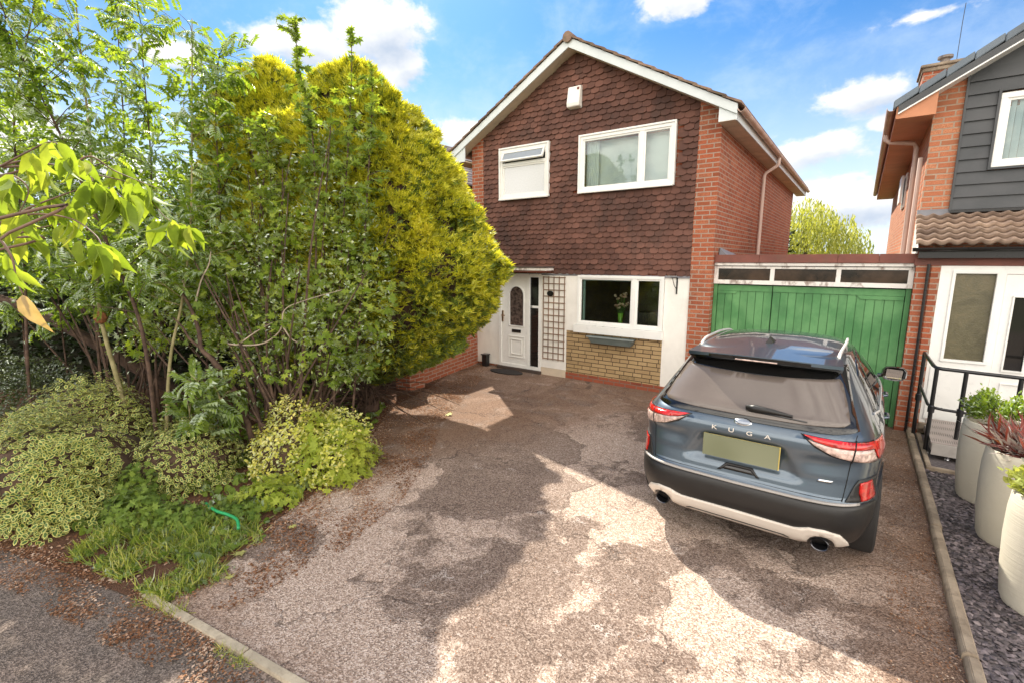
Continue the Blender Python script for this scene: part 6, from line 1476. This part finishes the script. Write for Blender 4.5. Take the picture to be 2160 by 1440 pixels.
# things on the ground
tag(MB().tube(bez([at(434, 1060, 4.66), at(455, 1076, 4.46), at(480, 1084, 4.38), at(500, 1095, 4.28), at(503, 1114, 4.18)], 5), .014, 8).build('garden_hose', M('green_hose', (.02, .26, .09), .45), smooth=True), 'short length of bright green hose lying on the soil by the grass', 'hose')
for i, (x, y, s, lab) in enumerate([(512, 1165, .10, 'largest pale yellow-green fallen leaf at the edge of the rough grass'), (616, 1108, .06, 'pale green fallen leaf lying on the tarmac right of the hose'), (480, 1218, .06, 'small yellow fallen leaf below the large pale one'), (945, 872, .10, 'pale flattened leaf lying in the bright patch near the conifer')]):
    g = at(x, y, 5); d_ = (g - Vector((0, 0, 2.42))); g = Vector((0, 0, 2.42)) + d_ * (-2.40 / d_.z)
    o = scatter('fallen_leaf', T_MAPLE, [g], [Vector((random.uniform(-1, 1), random.uniform(-1, 1), .12))], [s], leafmat('fallen_leaf_%d' % i, (.42, .42, .14), (.5, .46, .16), .2), roll=.2); tag(o, lab, 'leaf', 'fallen leaves')

# ---- planter plants
random.seed(81)
def pot_plant(i, name, label, tmpl, size, n, mat, r, h, style):
    cx, cy = PL[i]; T = thing(name, (cx, cy, .76), label, 'plant')
    P = []; D = []; st = MB()
    if style == 'spiky':
        for k in range(n):
            a = random.uniform(0, 6.283); e = random.uniform(.15, 1.4); v = Vector((math.cos(a) * math.cos(e), math.sin(a) * math.cos(e), math.sin(e)))
            c = Vector((cx + random.gauss(0, .08), cy + random.gauss(0, .08), .78 + random.random() * .08)); P.append(c + v * random.uniform(.0, .12)); D.append(v)
    else:
        for k in range(26):
            a = random.uniform(0, 6.283); rr = r * random.uniform(.4, 1.0); tip = Vector((cx + rr * math.cos(a), cy + rr * math.sin(a), .78 + h * random.uniform(.45, 1.0) * (1.15 - .5 * rr / r)))
            b_ = Vector((cx, cy, .76)); m_ = b_.lerp(tip, .55) + Vector((0, 0, .06)); st.tube(bez([b_, m_, tip], 3), .004, 4)
            for q in range(n // 26):
                p = m_.lerp(tip, random.uniform(.2, 1.05)) + rv(.035); P.append(p); D.append((p - Vector((cx, cy, .71))).normalized() + rv(.5))
    if st.v: st.build('stems', bark_green, T)
    else: MB().tube([(cx, cy, .74), (cx, cy, .84)], .02, 6).build('crown_base', bark_green, T)
    scatter('leaves', tmpl, P, D, size * rng.uniform(.7, 1.2, len(P)), mat, T, roll=.8)
pot_plant(0, 'potted_shrub', 'bright green leafy shrub growing in the planter nearest the handrail', T_SIMPLE, .042, 2600, leafmat('pot_green', (.13, .22, .03), (.26, .34, .05), .45), .25, .34, 'bush')
T_SPIKE = (np.array([[0, .03, 0], [0, -.03, 0], [.55, .045, -.02], [.55, -.045, -.02], [1, 0, -.12]]), [(0, 1, 3), (0, 3, 2), (2, 3, 4)])
pot_plant(1, 'potted_spiky_plant', 'dark red spiky-leaved plant growing in the middle planter', T_SPIKE, .22, 520, L_red, .24, .3, 'spiky')
pot_plant(2, 'potted_pale_plant', 'pale yellow-green small-leaved plant growing in the planter nearest the viewer', T_ROUND, .045, 1700, leafmat('pot_pale', (.34, .40, .10), (.50, .52, .18), .4), .26, .26, 'bush')

# ---- trees beyond the garage
random.seed(91)
WL = thing('willow_tree', (-2.6, 30, 0), 'yellow-green weeping willow seen above the garage roof, right of the house side wall', 'tree')
P = []; D = []
MB().tube(bez([(-2.6, 30, 0), (-2.5, 30, 2), (-2.7, 30, 4.6)], 4), [.28 - .02 * i for i in range(9)], 8).build('trunk', bark_dark, WL)
for k in range(560):
    a = random.uniform(0, 6.283); rr = 2.9 * math.sqrt(random.random()); top = 5.45 - .30 * rr ** 1.6 + random.uniform(-.5, .25) + .4 * noise.noise(Vector((math.cos(a) * rr, math.sin(a) * rr, 3)))
    x = -2.75 + rr * math.cos(a); y = 30 + rr * math.sin(a); z = top; dx = math.cos(a) * .05; dy = math.sin(a) * .05
    n = random.randint(12, 26)
    for j in range(n):
        P.append((x + random.gauss(0, .05), y + random.gauss(0, .05), z)); D.append((random.gauss(0, .28), random.gauss(0, .28), -1)); z -= .14; x += dx * (1 - j / n); y += dy * (1 - j / n)
        if z < .5: break
scatter('crown', (T_SIMPLE[0] * np.array([1, .55, 1]), T_SIMPLE[1]), P, D, rng.uniform(.14, .30, len(P)), L_willow, WL)
FT = thing('distant_bush', (.9, 34, 0), 'pale hazy bush just above the garage roof beside the right-hand house', 'bush')
blob_leaves(FT, [(Vector((.3, 34, 1.6)), 1.2, .8, 1.0), (Vector((1.6, 34, 1.4)), .9, .8, 1.0)], 900, T_SIMPLE, .22, L_willow, name='crown'); MB().tube([(.9, 34, 0), (.9, 34, 1.5)], .06, 6).build('trunk', bark_dark, FT)
DT = thing('dark_tree', (-4.6, 26, 0), 'dark green tree peeping out between the house side wall and the willow', 'tree')
blob_leaves(DT, [(Vector((-3.9, 26, 2.6)), 1.3, 1.0, 2.2)], 3000, T_SIMPLE, .2, L_dark, name='crown'); MB().tube([(-3.9, 26, 0), (-3.9, 26, 3)], .12, 6).build('trunk', bark_dark, DT)
